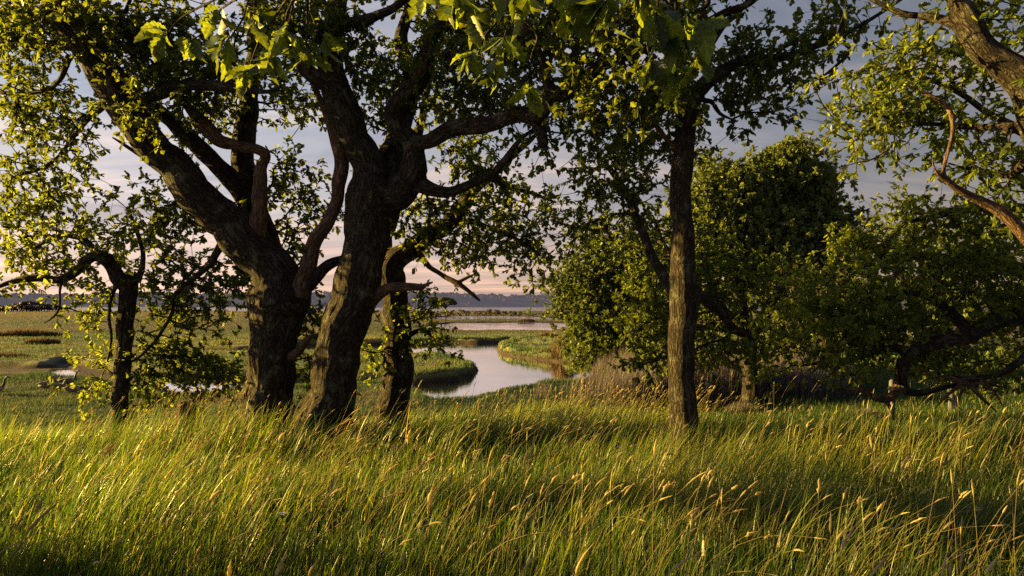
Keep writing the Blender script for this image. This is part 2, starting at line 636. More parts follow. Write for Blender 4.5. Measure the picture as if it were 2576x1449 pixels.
# ================================================================== light and sky
SUN_AZ_LEFT = 9.0      # degrees the sun stands beyond the straight left of the view
SUN_EL = 12.0
a_ = math.radians(SUN_AZ_LEFT); e_ = math.radians(SUN_EL)
SUN_DIR = Vector((-math.cos(a_) * math.cos(e_), math.sin(a_) * math.cos(e_), math.sin(e_)))
sd = bpy.data.lights.new("sun", 'SUN')
sd.energy = 5.0
sd.angle = math.radians(0.5)
sd.color = (4.1, 2.62, 0.62)          # deep evening gold, as strong as the photograph shows it
sun = bpy.data.objects.new("sun", sd)
COL.objects.link(sun)
sun.rotation_euler = SUN_DIR.to_track_quat('Z', 'Y').to_euler()
sun.location = (-30, 5, 20)

W = bpy.data.worlds.new("World")
SC.world = W
W.use_nodes = True
wt = NT(W)
sky = wt.add("ShaderNodeTexSky", sky_type='NISHITA')
sky.sun_disc = False
sky.sun_elevation = math.radians(SUN_EL)
sky.sun_rotation = math.atan2(SUN_DIR.x, SUN_DIR.y)
sky.air_density = 1.3; sky.dust_density = 2.0; sky.ozone_density = 1.5
tc = wt.add("ShaderNodeTexCoord")
sx = wt.add("ShaderNodeSeparateXYZ")
wt.to(tc, "Generated", sx, 0)
# thin evening cloud sheet: its colour follows the height above the horizon
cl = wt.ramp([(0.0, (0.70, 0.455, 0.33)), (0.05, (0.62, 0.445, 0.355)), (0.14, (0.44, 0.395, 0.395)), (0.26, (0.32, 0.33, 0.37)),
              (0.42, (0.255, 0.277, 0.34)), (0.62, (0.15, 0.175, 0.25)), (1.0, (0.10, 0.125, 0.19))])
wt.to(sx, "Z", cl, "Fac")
# streaks: direction projected on a high flat sheet
zz = wt.add("ShaderNodeMath", operation='ADD'); wt.to(sx, "Z", zz, 0); zz.inputs[1].default_value = 0.10
dx = wt.add("ShaderNodeMath", operation='DIVIDE'); wt.to(sx, "X", dx, 0); wt.to(zz, 0, dx, 1)
dy = wt.add("ShaderNodeMath", operation='DIVIDE'); wt.to(sx, "Y", dy, 0); wt.to(zz, 0, dy, 1)
cb = wt.add("ShaderNodeCombineXYZ"); wt.to(dx, 0, cb, 0); wt.to(dy, 0, cb, 1)
mp = wt.add("ShaderNodeMapping"); mp.inputs["Scale"].default_value = (0.42, 1.0, 1); mp.inputs["Rotation"].default_value = (0, 0, 0.25)
mp.inputs["Location"].default_value = (3.1, 1.6, 0)
wt.to(cb, 0, mp, 0)
cn = wt.add("ShaderNodeTexNoise", i_Scale=1.5, i_Detail=7.0, i_Roughness=0.6, i_Distortion=0.8)
wt.to(mp, 0, cn, "Vector")
cs = wt.ramp([(0.34, (0.63, 0.65, 0.73)), (0.48, (0.88, 0.89, 0.93)), (0.54, (1.0, 0.96, 0.96)), (0.66, (1.55, 1.28, 1.08))])
wt.to(cn, "Fac", cs, "Fac")
m1 = wt.add("ShaderNodeMix", data_type='RGBA', blend_type='MULTIPLY'); m1.inputs[0].default_value = 1.0
wt.to(cl, "Color", m1, 6); wt.to(cs, "Color", m1, 7)
# the sky is brighter towards the low sun
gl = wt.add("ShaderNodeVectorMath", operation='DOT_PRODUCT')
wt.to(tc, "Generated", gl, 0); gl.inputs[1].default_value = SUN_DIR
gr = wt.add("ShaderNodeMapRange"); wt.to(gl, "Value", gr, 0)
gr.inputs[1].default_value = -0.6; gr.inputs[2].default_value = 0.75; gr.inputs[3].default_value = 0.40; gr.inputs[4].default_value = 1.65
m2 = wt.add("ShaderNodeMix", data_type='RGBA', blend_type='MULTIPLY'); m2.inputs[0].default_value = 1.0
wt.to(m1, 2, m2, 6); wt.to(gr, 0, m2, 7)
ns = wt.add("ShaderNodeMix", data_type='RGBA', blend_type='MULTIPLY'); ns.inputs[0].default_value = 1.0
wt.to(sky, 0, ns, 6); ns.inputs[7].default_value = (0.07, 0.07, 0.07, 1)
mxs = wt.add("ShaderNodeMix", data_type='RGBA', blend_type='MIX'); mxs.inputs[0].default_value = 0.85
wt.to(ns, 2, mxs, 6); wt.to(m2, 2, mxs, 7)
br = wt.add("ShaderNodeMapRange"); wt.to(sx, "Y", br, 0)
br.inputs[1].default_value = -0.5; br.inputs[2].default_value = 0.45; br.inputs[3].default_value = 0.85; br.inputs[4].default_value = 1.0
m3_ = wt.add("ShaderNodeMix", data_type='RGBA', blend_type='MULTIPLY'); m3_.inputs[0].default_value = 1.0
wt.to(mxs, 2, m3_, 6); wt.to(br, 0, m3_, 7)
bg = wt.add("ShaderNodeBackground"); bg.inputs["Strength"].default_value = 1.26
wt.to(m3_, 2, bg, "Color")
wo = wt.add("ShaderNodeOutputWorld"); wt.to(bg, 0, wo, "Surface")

SC.render.engine = 'CYCLES'
SC.view_settings.view_transform = 'Standard'
SC.view_settings.look = 'None'
SC.view_settings.exposure = 0.0
SC.view_settings.gamma = 1.0
SC.cycles.max_bounces = 6
SC.cycles.diffuse_bounces = 3
SC.cycles.transmission_bounces = 4
SC.cycles.glossy_bounces = 2
SC.cycles.use_denoising = False

# ================================================================== ground, marsh and creek
WATER_Z = -1.15
def wpoly(pts, z=WATER_Z):
    return np.array([ground_pt(px, py, z) for px, py in pts])

WATERS = [
    # winding creek in the middle
    [(1040, 866), (1110, 862), (1200, 864), (1290, 862), (1250, 876), (1262, 890), (1335, 903), (1440, 913), (1600, 920), (1600, 955),
     (1420, 966), (1260, 990), (1185, 1016), (1080, 1020), (1040, 992), (1000, 970), (900, 975), (700, 985), (560, 992), (480, 998),
     (395, 996), (370, 975), (400, 958), (560, 955), (760, 952), (900, 962), (1040, 966), (1130, 958), (1183, 946), (1185, 932),
     (1140, 916), (1060, 905), (900, 893), (700, 880), (700, 870), (900, 868)],
    # pool on the left and the creek arm that leads to it
    [(108, 950), (122, 929), (196, 927), (212, 948), (260, 952), (330, 962), (380, 964), (380, 985), (300, 972), (200, 955), (150, 955)],
    # far strips of water
    [(1040, 826), (1130, 812), (1300, 811), (1520, 812), (1520, 827), (1420, 826), (1390, 834), (1300, 833), (1180, 833)],
    [(1010, 805), (1120, 796), (1250, 795.5), (1360, 797), (1500, 796), (1500, 803), (1380, 805), (1250, 803.5), (1160, 805)],
    [(1430, 806), (1520, 803), (1520, 807)],
    # the open harbour
    [(-9000, 771), (12000, 771), (12000, 781), (1500, 782), (1300, 782), (1100, 780), (700, 779), (260, 778.5), (120, 778.5), (-400, 779), (-9000, 780)],
]
WATERS = [wpoly(p) for p in WATERS]
MUDS = [wpoly([(-500, 925), (100, 927), (130, 915), (200, 912), (260, 925), (420, 950), (420, 968), (250, 958), (100, 951), (-500, 955)]),
        wpoly([(330, 880), (520, 884), (900, 880), (900, 890), (600, 898), (330, 890)])]

def sdist(poly, X, Y):
    """signed distance, positive inside"""
    d = np.full(X.shape, 1e12)
    ins = np.zeros(X.shape, dtype=bool)
    n = len(poly)
    for i in range(n):
        ax, ay = poly[i]; bx, by = poly[(i + 1) % n]
        ex, ey = bx - ax, by - ay
        t = np.clip(((X - ax) * ex + (Y - ay) * ey) / (ex * ex + ey * ey + 1e-12), 0, 1)
        d = np.minimum(d, (X - ax - t * ex) ** 2 + (Y - ay - t * ey) ** 2)
        c = ((ay > Y) != (by > Y))
        with np.errstate(divide='ignore', invalid='ignore'):
            xx = (bx - ax) * (Y - ay) / (by - ay if by != ay else 1e-12) + ax
        ins ^= c & (X < xx)
    return np.where(ins, 1, -1) * np.sqrt(d)

def meadow_w(X, Y):
    ye = np.interp(X, [-6.0, -4.2, -2.6, -1.2, 0.3, 1.0], [10.6, 11.6, 13.2, 14.2, 15.4, 16.2]) + (n2(X, Y, 0.35, 5) - 0.5) * 1.6
    w1 = 1 - sstep(ye - 0.9, ye + 1.2, Y)
    xx = X - 0.03 * (Y - 17)
    w2 = sstep(2.2, 3.4, xx + (n2(X, Y, 0.3, 8) - 0.5)) * (1 - sstep(46, 56, Y))
    return np.maximum(w1, w2)

def water_sd(X, Y):
    wob = (n2(X, Y, 0.9, 21) - 0.5) * 0.5 + (n2(X / np.maximum(Y, 8) * 20, Y / 4, 0.5, 23) - 0.5) * 0.02 * np.clip(Y, 0, 150)
    d = np.full(X.shape, -1e9)
    for p in WATERS:
        d = np.maximum(d, sdist(p, X, Y))
    return d + wob * np.where(Y > 17, 1, 0) * np.clip(1 - Y / 400, 0, 1)

def ground_z(X, Y, wd=None):
    X = np.asarray(X, dtype=float); Y = np.asarray(Y, dtype=float)
    zm = np.interp(Y, [-30, 0, 4, 9, 15, 18, 40], [0.05, 0, -0.02, -0.29, -0.80, -0.86, -0.80]) + (n2(X, Y, 0.5, 2) - 0.5) * 0.10
    zl = np.interp(Y - 6.5 * sstep(-1.5, 1.0, X) - 3.4 * sstep(-9, -11, X), [22.2, 24.0], [-1.0, -0.83])
    zl = zl - 0.07 * sstep(-6.5, -8.5, X) * (1 - sstep(23, 27, Y))
    zl = np.where(Y > 50, np.interp(Y, [50, 66], [-0.83, -1.0]), zl)
    hum = np.clip(n2(X, Y, 1.1, 41, 2) - 0.5, -0.1, 1) * 0.42 * sstep(26, 29, Y) * (1 - sstep(50, 62, Y)) * sstep(-3, -1, X)
    zs = zl + hum + (n2(X, Y, 0.55, 3, 3) - 0.5) * 0.12 + (n2(X, Y, 2.6, 4) - 0.5) * 0.07
    w = meadow_w(X, Y)
    z = w * zm + (1 - w) * zs
    for p in MUDS:
        d = sdist(p, X, Y) + (n2(X, Y, 0.8, 31) - 0.5) * 0.7
        z = np.minimum(z, np.where(d > -0.5, np.interp(d, [-0.5, 0.0, 0.6], [0.6, -0.80, -1.11]), 9))
    if wd is None:
        wd = water_sd(X, Y)
    bank = np.interp(wd, [-0.55, -0.12, 0.0, 0.5], [9.0, -0.86, -1.12, -1.5])
    return np.minimum(z, np.where(wd > -0.55, bank, 9.0))

ys = np.concatenate([np.linspace(-25, 0.0, 20, endpoint=False), np.linspace(0, 14, 90, endpoint=False), np.linspace(14, 48, 330, endpoint=False),
                     np.geomspace(48, 420, 230, endpoint=False), np.geomspace(420, 2600, 24)])
us = np.concatenate([np.linspace(-3.2, -0.98, 46, endpoint=False), np.linspace(-0.98, 0.98, 660), np.linspace(0.98, 3.2, 47)[1:]])
GX = us[None, :] * (np.maximum(ys, 0)[:, None] + 6.0)
GY = np.repeat(ys[:, None], len(us), 1)
gx, gy = GX.ravel(), GY.ravel()
gwd = water_sd(gx, gy)
gz = ground_z(gx, gy, gwd)
gz = np.where(gy > 330, np.minimum(gz, -1.5), gz)
R_, C_ = GX.shape
ii = (np.arange(R_ - 1)[:, None] * C_ + np.arange(C_ - 1)[None, :])
gq = np.stack([ii, ii + 1, ii + C_ + 1, ii + C_], -1).reshape(-1, 4)

def ground_mat():
    m, t = new_mat("marsh_and_meadow_soil")
    a = t.add("ShaderNodeAttribute", attribute_name="meadow")
    g = t.add("ShaderNodeNewGeometry")
    s = t.add("ShaderNodeSeparateXYZ"); t.to(g, "Position", s, 0)
    n1 = t.add("ShaderNodeTexNoise", i_Scale=0.16, i_Detail=6.0, i_Roughness=0.62); t.to(g, "Position", n1, "Vector")
    nb = t.add("ShaderNodeTexNoise", i_Scale=7.0, i_Detail=5.0, i_Roughness=0.7); t.to(g, "Position", nb, "Vector")
    r1 = t.ramp([(0.30, (0.09, 0.11, 0.055)), (0.45, (0.14, 0.17, 0.075)), (0.55, (0.19, 0.205, 0.085)), (0.64, (0.27, 0.22, 0.10)), (0.75, (0.34, 0.23, 0.12))])
    t.to(n1, "Fac", r1, "Fac")
    rb = t.ramp([(0.3, (0.55, 0.55, 0.55)), (0.7, (1.3, 1.3, 1.3))]); t.to(nb, "Fac", rb, "Fac")
    mm = t.add("ShaderNodeMix", data_type='RGBA', blend_type='MULTIPLY'); mm.inputs[0].default_value = 1.0
    t.to(r1, "Color", mm, 6); t.to(rb, "Color", mm, 7)
    md = t.add("ShaderNodeMapRange"); t.to(s, "Z", md, 0)
    md.inputs[1].default_value = -1.02; md.inputs[2].default_value = -0.88
    mud = t.add("ShaderNodeMix", data_type='RGBA'); t.to(md, 0, mud, 0)
    mud.inputs[6].default_value = (0.045, 0.034, 0.026, 1); t.to(mm, 2, mud, 7)
    me_ = t.add("ShaderNodeMix", data_type='RGBA'); t.to(a, "Fac", me_, 0)
    t.to(mud, 2, me_, 6); me_.inputs[7].default_value = (0.028, 0.035, 0.012, 1)
    b = t.add("ShaderNodeBump", i_Strength=0.8, i_Distance=0.08); t.to(nb, "Fac", b, "Height")
    p = t.add("ShaderNodeBsdfPrincipled", i_Roughness=0.85); p.inputs["Specular IOR Level"].default_value = 0.2
    t.to(me_, 2, p, "Base Color"); t.to(b, 0, p, "Normal")
    o = t.add("ShaderNodeOutputMaterial"); t.to(p, 0, o, 0)
    return m

gl_, gc_ = quads(gq)
ground = np_mesh("ground", np.stack([gx, gy, gz], 1), gl_, gc_, ground_mat(), None, True, {"meadow": meadow_w(gx, gy) * (gz > -0.9)})
tag(ground, kind="structure")

def water_mat():
    m, t = new_mat("tidal_water")
    g = t.add("ShaderNodeNewGeometry")
    mp_ = t.add("ShaderNodeMapping"); mp_.inputs["Scale"].default_value = (0.8, 2.2, 1); t.to(g, "Position", mp_, 0)
    n = t.add("ShaderNodeTexNoise", i_Scale=2.2, i_Detail=4.0, i_Roughness=0.6); t.to(mp_, 0, n, "Vector")
    nl = t.add("ShaderNodeTexNoise", i_Scale=0.16, i_Detail=2.0); t.to(g, "Position", nl, "Vector")
    rr = t.ramp([(0.42, (0.15,) * 3), (0.6, (1, 1, 1))]); t.to(nl, "Fac", rr, "Fac")
    b = t.add("ShaderNodeBump", i_Distance=0.004); t.to(n, "Fac", b, "Height"); 
    sp_ = t.add("ShaderNodeSeparateXYZ"); t.to(g, "Position", sp_, 0)
    far = t.add("ShaderNodeMapRange"); t.to(sp_, "Y", far, 0)          # open water is ruffled by the wind
    far.inputs[1].default_value = 70; far.inputs[2].default_value = 300; far.inputs[3].default_value = 1.0; far.inputs[4].default_value = 30.0
    fm = t.add("ShaderNodeMath", operation='MULTIPLY'); t.to(rr, "Color", fm, 0); t.to(far, 0, fm, 1)
    fd = t.add("ShaderNodeMath", operation='MULTIPLY'); t.to(far, 0, fd, 0); fd.inputs[1].default_value = 0.004
    t.to(rr, "Color", b, "Strength"); t.to(fd, 0, b, "Distance")
    p = t.add("ShaderNodeBsdfPrincipled", i_Roughness=0.06)
    p.inputs["Base Color"].default_value = (0.028, 0.024, 0.02, 1)
    p.inputs["IOR"].default_value = 1.33
    gs = t.add("ShaderNodeBsdfGlossy", i_Roughness=0.05); gs.inputs["Color"].default_value = (1.0, 0.97, 0.95, 1)
    t.to(b, 0, p, "Normal"); t.to(b, 0, gs, "Normal")
    mx = t.add("ShaderNodeMixShader"); mx.inputs[0].default_value = 0.93
    t.to(p, 0, mx, 1); t.to(gs, 0, mx, 2)
    o = t.add("ShaderNodeOutputMaterial"); t.to(mx, 0, o, 0)
    return m

wv = [(-4000, 12, WATER_Z), (4000, 12, WATER_Z), (4000, 3200, WATER_Z), (-4000, 3200, WATER_Z)]
water = np_mesh("water", wv, [0, 1, 2, 3], [4], water_mat())
tag(water, kind="structure")

# ------------------------------------------------------------------ far wooded shore
def blob_cloud(C, R, g, per, flat=0.8, sz=0.35):
    """many small ragged faces filling round crowns: C centres, R radii"""
    n = len(C) * per
    d = unit(g.normal(size=(n, 3)))
    d[:, 2] = np.abs(d[:, 2]) * 1.0 - 0.15
    rad = g.uniform(0.72, 1.05, n)
    R = np.repeat(R, per)
    cc = np.repeat(C, per, axis=0)
    p = cc + d * (R * rad)[:, None] * np.array([1, 1, flat])
    nrm = unit(d + g.normal(size=(n, 3)) * 0.35)
    u = unit(np.cross(nrm, g.normal(size=(n, 3))))
    v = np.cross(nrm, u)
    s = (R * sz * g.uniform(0.6, 1.3, n))[:, None]
    V = np.stack([p - u * s - v * s * 0.6, p + u * s - v * s * 0.5, p + u * s * 0.7 + v * s, p - u * s * 0.8 + v * s * 0.8], 1).reshape(-1, 3)
    q = np.arange(n * 4).reshape(-1, 4)
    return V, q, np.repeat(g.uniform(0, 1, n), 4)

HILL_Y = 1250.0
def hill_h(x):
    return 8 + 13 * fbm(np.stack([x * 0.004, np.zeros_like(x), np.full_like(x, 4.2)], 1), 3, 71)

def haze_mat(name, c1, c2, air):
    """woods with a kilometre of evening haze painted in"""
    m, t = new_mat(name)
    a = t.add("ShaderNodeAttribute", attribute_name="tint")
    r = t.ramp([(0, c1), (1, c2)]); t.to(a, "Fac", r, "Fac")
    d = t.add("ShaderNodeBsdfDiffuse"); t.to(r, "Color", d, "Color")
    e = t.add("ShaderNodeEmission"); e.inputs["Color"].default_value = (*air, 1); e.inputs["Strength"].default_value = 1.0  # faint glow added to the surface to stand in for haze
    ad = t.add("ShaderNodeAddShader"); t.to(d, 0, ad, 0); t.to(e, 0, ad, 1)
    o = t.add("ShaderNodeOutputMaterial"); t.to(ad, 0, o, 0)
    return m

hx = np.linspace(-2600, 2600, 260)
hh = hill_h(hx)
hv, hq = [], []
for k, (dy_, f) in enumerate([(0, 0.0), (30, 0.45), (90, 0.9), (180, 1.0), (400, 0.8)]):
    hv.append(np.stack([hx, np.full_like(hx, HILL_Y + dy_) + 25 * np.sin(hx * 0.006), WATER_Z - 0.4 + hh * f + (8.0 if f else 0)], 1))
hv = np.vstack(hv)
ii = (np.arange(4)[:, None] * len(hx) + np.arange(len(hx) - 1)[None, :])
hq = np.stack([ii, ii + 1, ii + len(hx) + 1, ii + len(hx)], -1).reshape(-1, 4)
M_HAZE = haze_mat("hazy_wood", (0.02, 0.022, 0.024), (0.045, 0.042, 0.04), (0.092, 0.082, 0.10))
lo, cn_ = quads(hq)
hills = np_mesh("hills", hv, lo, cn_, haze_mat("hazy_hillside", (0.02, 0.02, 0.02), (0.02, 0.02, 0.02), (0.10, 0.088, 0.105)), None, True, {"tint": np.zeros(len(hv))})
tag(hills, kind="structure")
g = np.random.default_rng(5)
nt = 3400
tx = g.uniform(-2300, 2300, nt)
tf = g.uniform(0, 1, nt) ** 0.8
ty = HILL_Y + 2 + tf * 190 + 25 * np.sin(tx * 0.006)
tz = WATER_Z + np.interp(tf, [0, .15], [0, 4.0]) + hill_h(tx) * np.interp(tf, [0, .15, .47, 1], [0, .45, .9, 1.0])
tr = g.uniform(2.4, 6.6, nt)
V, q, ti = blob_cloud(np.stack([tx, ty, tz + 2.2 + g.uniform(-1, 1, nt) * 2.0 + tr * 0.45], 1), tr, g, 20, 0.85, 0.42)
lo, cn_ = quads(q)
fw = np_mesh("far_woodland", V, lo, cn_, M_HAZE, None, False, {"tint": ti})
tag(fw, "hazy grey violet wood covering the low hills across the water", "woodland", kind="stuff")
# ================================================================== bark and leaf materials
BARK = bark_mat("oak_bark", (0.012, 0.010, 0.008), (0.078, 0.064, 0.050), (0.18, 0.148, 0.112), (0.21, 0.22, 0.16), 0.7, scale=1.35, bump=0.04)
BARK_PALE = bark_mat("lichen_bark", (0.030, 0.024, 0.018), (0.16, 0.13, 0.095), (0.27, 0.23, 0.17), (0.25, 0.25, 0.17), 0.75, scale=1.3, bump=0.02)
DEADW = bark_mat("bare_wood", (0.035, 0.022, 0.015), (0.17, 0.11, 0.075), (0.27, 0.185, 0.125), (0.2, 0.16, 0.12), 0.3, scale=1.6, bump=0.012)
LEAF = leaf_mat("oak_leaf", (0.018, 0.040, 0.009), (0.046, 0.078, 0.014), (0.10, 0.130, 0.024), (0.25, 0.30, 0.017), 0.5)
LEAF_NEAR = veined_leaf_mat("near_oak_leaf", (0.020, 0.050, 0.010), (0.055, 0.105, 0.016), (0.12, 0.16, 0.026), (0.27, 0.34, 0.022), 0.5)
LEAF_DEEP = leaf_mat("deep_oak_leaf", (0.030, 0.062, 0.014), (0.066, 0.108, 0.022), (0.12, 0.160, 0.03), (0.36, 0.42, 0.028), 0.52)
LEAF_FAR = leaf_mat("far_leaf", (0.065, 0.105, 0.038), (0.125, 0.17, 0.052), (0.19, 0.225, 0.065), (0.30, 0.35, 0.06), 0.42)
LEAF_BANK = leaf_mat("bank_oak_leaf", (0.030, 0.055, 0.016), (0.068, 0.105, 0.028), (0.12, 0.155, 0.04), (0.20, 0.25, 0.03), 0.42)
LEAF_WARM = leaf_mat("warm_oak_leaf", (0.035, 0.070, 0.014), (0.085, 0.130, 0.024), (0.16, 0.20, 0.036), (0.42, 0.47, 0.03), 0.52)
LEAF_OLIVE = leaf_mat("olive_leaf", (0.06, 0.075, 0.025), (0.11, 0.125, 0.04), (0.16, 0.165, 0.055), (0.16, 0.17, 0.03), 0.4)
GZ = lambda x, y: float(ground_z(np.array([x]), np.array([y]))[0])

def base_of(px, Y):
    x = (px - PW / 2) / FPX * Y
    return (x, Y, GZ(x, Y))

# ------------------------------------------------------------------ the big oak with the limb swept to the left
T1_LIMBS = [
    "664,1130,9.6,215; 668,1075,9.6,165; 672,1010,9.6,130; 685,930,9.6,112; 688,860,9.6,112; 692,800,9.6,138; 698,750,9.6,158; 705,715,9.6,140",
    "700,745,9.6,120; 690,690,9.55,118; 650,640,9.5,108; 590,585,9.45,98; 530,528,9.4,94; 460,455,9.3,92; 395,380,9.2,84; 335,300,9.1,82; 275,212,9.0,74; 228,142,8.9,62; 182,82,8.8,52; 140,20,8.7,42; 95,-70,8.6,34; 40,-190,8.5,22; 0,-280,8.4,10",
    "690,730,9.8,90; 668,660,10.0,84; 655,590,10.1,74; 632,500,10.2,62; 612,400,10.3,54; 620,300,10.4,52; 628,200,10.4,45; 640,100,10.5,38; 650,-20,10.5,30; 660,-150,10.6,18; 668,-240,10.6,8",
    "640,540,10.1,50; 595,475,10.0,48; 550,420,9.9,46; 485,352,9.9,42; 420,295,9.8,38; 370,255,9.7,34; 300,190,9.7,30; 245,110,9.6,24; 220,30,9.6,20; 190,-80,9.5,14; 170,-160,9.5,6",
    "335,262,9.0,30; 385,236,8.9,30; 450,222,8.8,29; 530,214,8.6,26; 600,218,8.5,22; 660,232,8.4,14; 700,225,8.3,6",
    "345,245,9.0,22; 318,205,8.8,20; 262,150,8.7,20; 215,100,8.6,22; 180,60,8.5,18; 150,0,8.4,16; 110,-90,8.3,10",
    "255,140,8.8,14; 300,60,8.7,12; 330,-20,8.6,10; 350,-120,8.6,6",
    "175,140,9.0,16; 150,195,9.1,13; 100,230,9.3,12; 40,236,9.4,10; -30,225,9.6,8; -90,240,9.7,5",
    "275,250,9.3,18; 225,298,9.6,15; 185,345,9.8,12; 150,390,10.0,10; 90,425,10.1,8; 20,450,10.3,5",
    "395,425,9.3,13; 345,385,9.2,10; 310,362,9.1,8; 283,346,9.1,4",
    "560,610,9.6,22; 530,655,9.7,18; 495,690,9.8,14; 440,742,9.9,10; 430,790,10,9; 385,862,10.0,8; 350,900,10.1,6; 315,915,10.1,4",
    "770,720,9.5,40; 800,694,9.5,30; 838,668,9.6,25; 880,650,9.7,18; 930,640,9.9,12; 960,650,10,6",
    "200,120,9.0,26; 120,110,9.2,24; 40,98,9.4,22; -60,80,9.6,18; -160,40,9.8,10",
]
T1_BLOBS = [
    # px, py, rx, ry, Y, depth, clusters
    (90, 60, 150, 75, 9.3, 1.0, 260), (60, 190, 80, 70, 9.6, 0.8, 60), (330, 90, 110, 80, 9.0, 0.9, 150), (400, 190, 90, 60, 9.0, .6, 60),
    (500, 110, 170, 120, 9.4, 1.1, 240), (520, 250, 110, 60, 9.9, 0.8, 80), (700, 120, 110, 130, 10.0, 1.0, 150), (740, 280, 100, 80, 10.2, 0.8, 70),
    (90, 330, 120, 90, 9.9, 0.9, 110), (200, 270, 60, 50, 9.6, .4, 18), (70, 460, 120, 90, 10.2, .9, 110), (190, 410, 60, 50, 9.9, .5, 25),
    (340, 285, 40, 30, 8.7, .3, 14), (365, 320, 50, 30, 8.7, .3, 12),
    (500, 330, 70, 60, 10.4, .7, 40), (480, 590, 110, 90, 10.2, 0.4, 110), (410, 500, 60, 40, 10, .5, 24), (560, 700, 90, 70, 10.2, .35, 80),
    (440, 690, 90, 80, 10.3, .3, 75), (420, 840, 60, 110, 10.4, .25, 60), (500, 820, 90, 110, 10.4, .3, 95), (560, 920, 60, 60, 10.4, .25, 40),
    (375, 900, 36, 60, 10.4, .2, 18), (470, 950, 80, 40, 10.4, .25, 40), (740, 500, 100, 120, 10.2, .35, 130), (740, 640, 60, 60, 10.2, .4, 40),
    (775, 870, 40, 90, 10.2, .35, 60), (790, 960, 40, 40, 10.2, .3, 36), (770, 780, 40, 50, 10.2, .3, 26),
    (300, -140, 380, 130, 9.4, 1.8, 330), 
    (330, 230, 40, 40, 8.6, .3, 14), (240, 40, 60, 40, 8.5, .5, 36),
]
big = build_tree("oak_tree", "massive oak left of centre with a thick limb sweeping up to the left", base_of(668, 9.6), T1_LIMBS, T1_BLOBS,
    (BARK, LEAF, DEADW), seed=3, voxel=0.016, crooked=1.0,
    dead=[(["650,640,9.55,48; 645,600,9.45,44; 647,545,9.4,40; 649,490,9.4,36; 655,420,9.4,30; 668,388,9.4,27; 650,372,9.4,26; 622,366,9.4,25; 585,360,9.4,27; 556,352,9.4,31; 528,325,9.4,34; 502,300,9.4,34; 478,270,9.4,28; 455,242,9.4,19; 440,222,9.4,8"], "crooked dead snag bent back on itself"),
          (["752,745,9.5,55; 765,700,9.5,44; 783,645,9.45,38; 802,598,9.4,35; 822,560,9.4,33; 846,500,9.35,30; 860,445,9.3,32; 862,395,9.3,34; 848,355,9.3,30; 830,300,9.3,24; 812,262,9.3,18; 790,215,9.3,15; 772,180,9.3,10"], "smooth barkless dead limb rising between the two trunks"),
          (["725,900,9.5,26; 745,884,9.4,20; 762,862,9.3,16; 780,848,9.3,13; 800,842,9.3,8"], None)])

# ------------------------------------------------------------------ the second oak, leaning right
T2_LIMBS = [
    "808,1150,9.2,195; 815,1085,9.2,150; 824,1030,9.2,124; 838,960,9.2,113; 857,880,9.2,113; 876,800,9.2,112; 898,710,9.2,110; 915,620,9.2,108; 930,540,9.2,112; 938,490,9.2,122; 945,455,9.2,110",
    "935,500,9.2,92; 922,440,9.15,84; 905,380,9.1,82; 882,310,9.0,82; 853,232,8.9,76; 833,165,8.8,64; 842,90,8.7,52; 852,20,8.6,44; 872,-80,8.5,34; 905,-200,8.4,18; 920,-270,8.4,8",
    "850,230,8.9,50; 805,195,8.7,40; 768,160,8.6,34; 742,115,8.5,26; 730,40,8.4,20; 735,-60,8.3,14; 740,-150,8.3,6",
    "845,115,8.7,34; 800,84,8.6,28; 865,62,8.5,29; 940,42,8.4,26; 1005,10,8.3,20; 1060,-60,8.2,14; 1100,-140,8.2,6",
    "950,480,9.3,80; 972,420,9.5,66; 990,350,9.7,56; 1012,280,9.8,50; 1025,200,9.9,40; 1015,110,10,34; 1025,20,10,28; 1040,-90,10,20; 1050,-200,10.0,8",
    "950,510,9.2,80; 1000,486,9.15,88; 1030,455,9.1,72; 1040,405,9.05,60; 1032,362,9.0,54; 1005,325,8.95,48; 988,296,8.9,46; 1003,262,8.8,47; 1045,225,8.7,45; 1070,182,8.6,45; 1084,130,8.5,41; 1092,85,8.4,36; 1120,48,8.3,28; 1152,0,8.2,22; 1182,-90,8.1,15; 1200,-160,8.1,6",
    "1020,370,9.0,34; 1048,358,8.95,38; 1080,348,8.9,40; 1122,325,8.8,43; 1180,316,8.6,43; 1240,310,8.4,41; 1300,296,8.2,40; 1345,290,8.0,44; 1375,265,7.8,42; 1395,240,7.7,40; 1440,222,7.6,36; 1500,182,7.4,33; 1560,150,7.2,28; 1640,118,7.0,24; 1720,88,6.8,20; 1765,35,6.7,15; 1800,-40,6.6,9; 1830,-90,6.6,4",
    "1395,245,7.7,30; 1368,180,7.6,25; 1345,120,7.5,18; 1312,50,7.4,15; 1280,-40,7.3,10; 1262,-100,7.3,5",
    "1415,235,7.6,28; 1440,160,7.5,22; 1455,90,7.4,17; 1500,20,7.3,12; 1530,-60,7.2,6",
    "1105,60,8.4,24; 1200,55,8.2,24; 1290,62,8.0,22; 1380,50,7.8,18; 1450,20,7.6,13; 1500,-40,7.5,7",
    "1060,465,9.1,44; 1085,474,9.05,36; 1125,480,9.0,27; 1170,463,8.9,23; 1230,440,8.8,20; 1270,405,8.7,18; 1300,365,8.6,15; 1342,330,8.5,10; 1385,310,8.4,5",
    "1345,292,8.0,36; 1358,330,7.95,28; 1366,358,7.9,24; 1386,374,7.9,8",
]
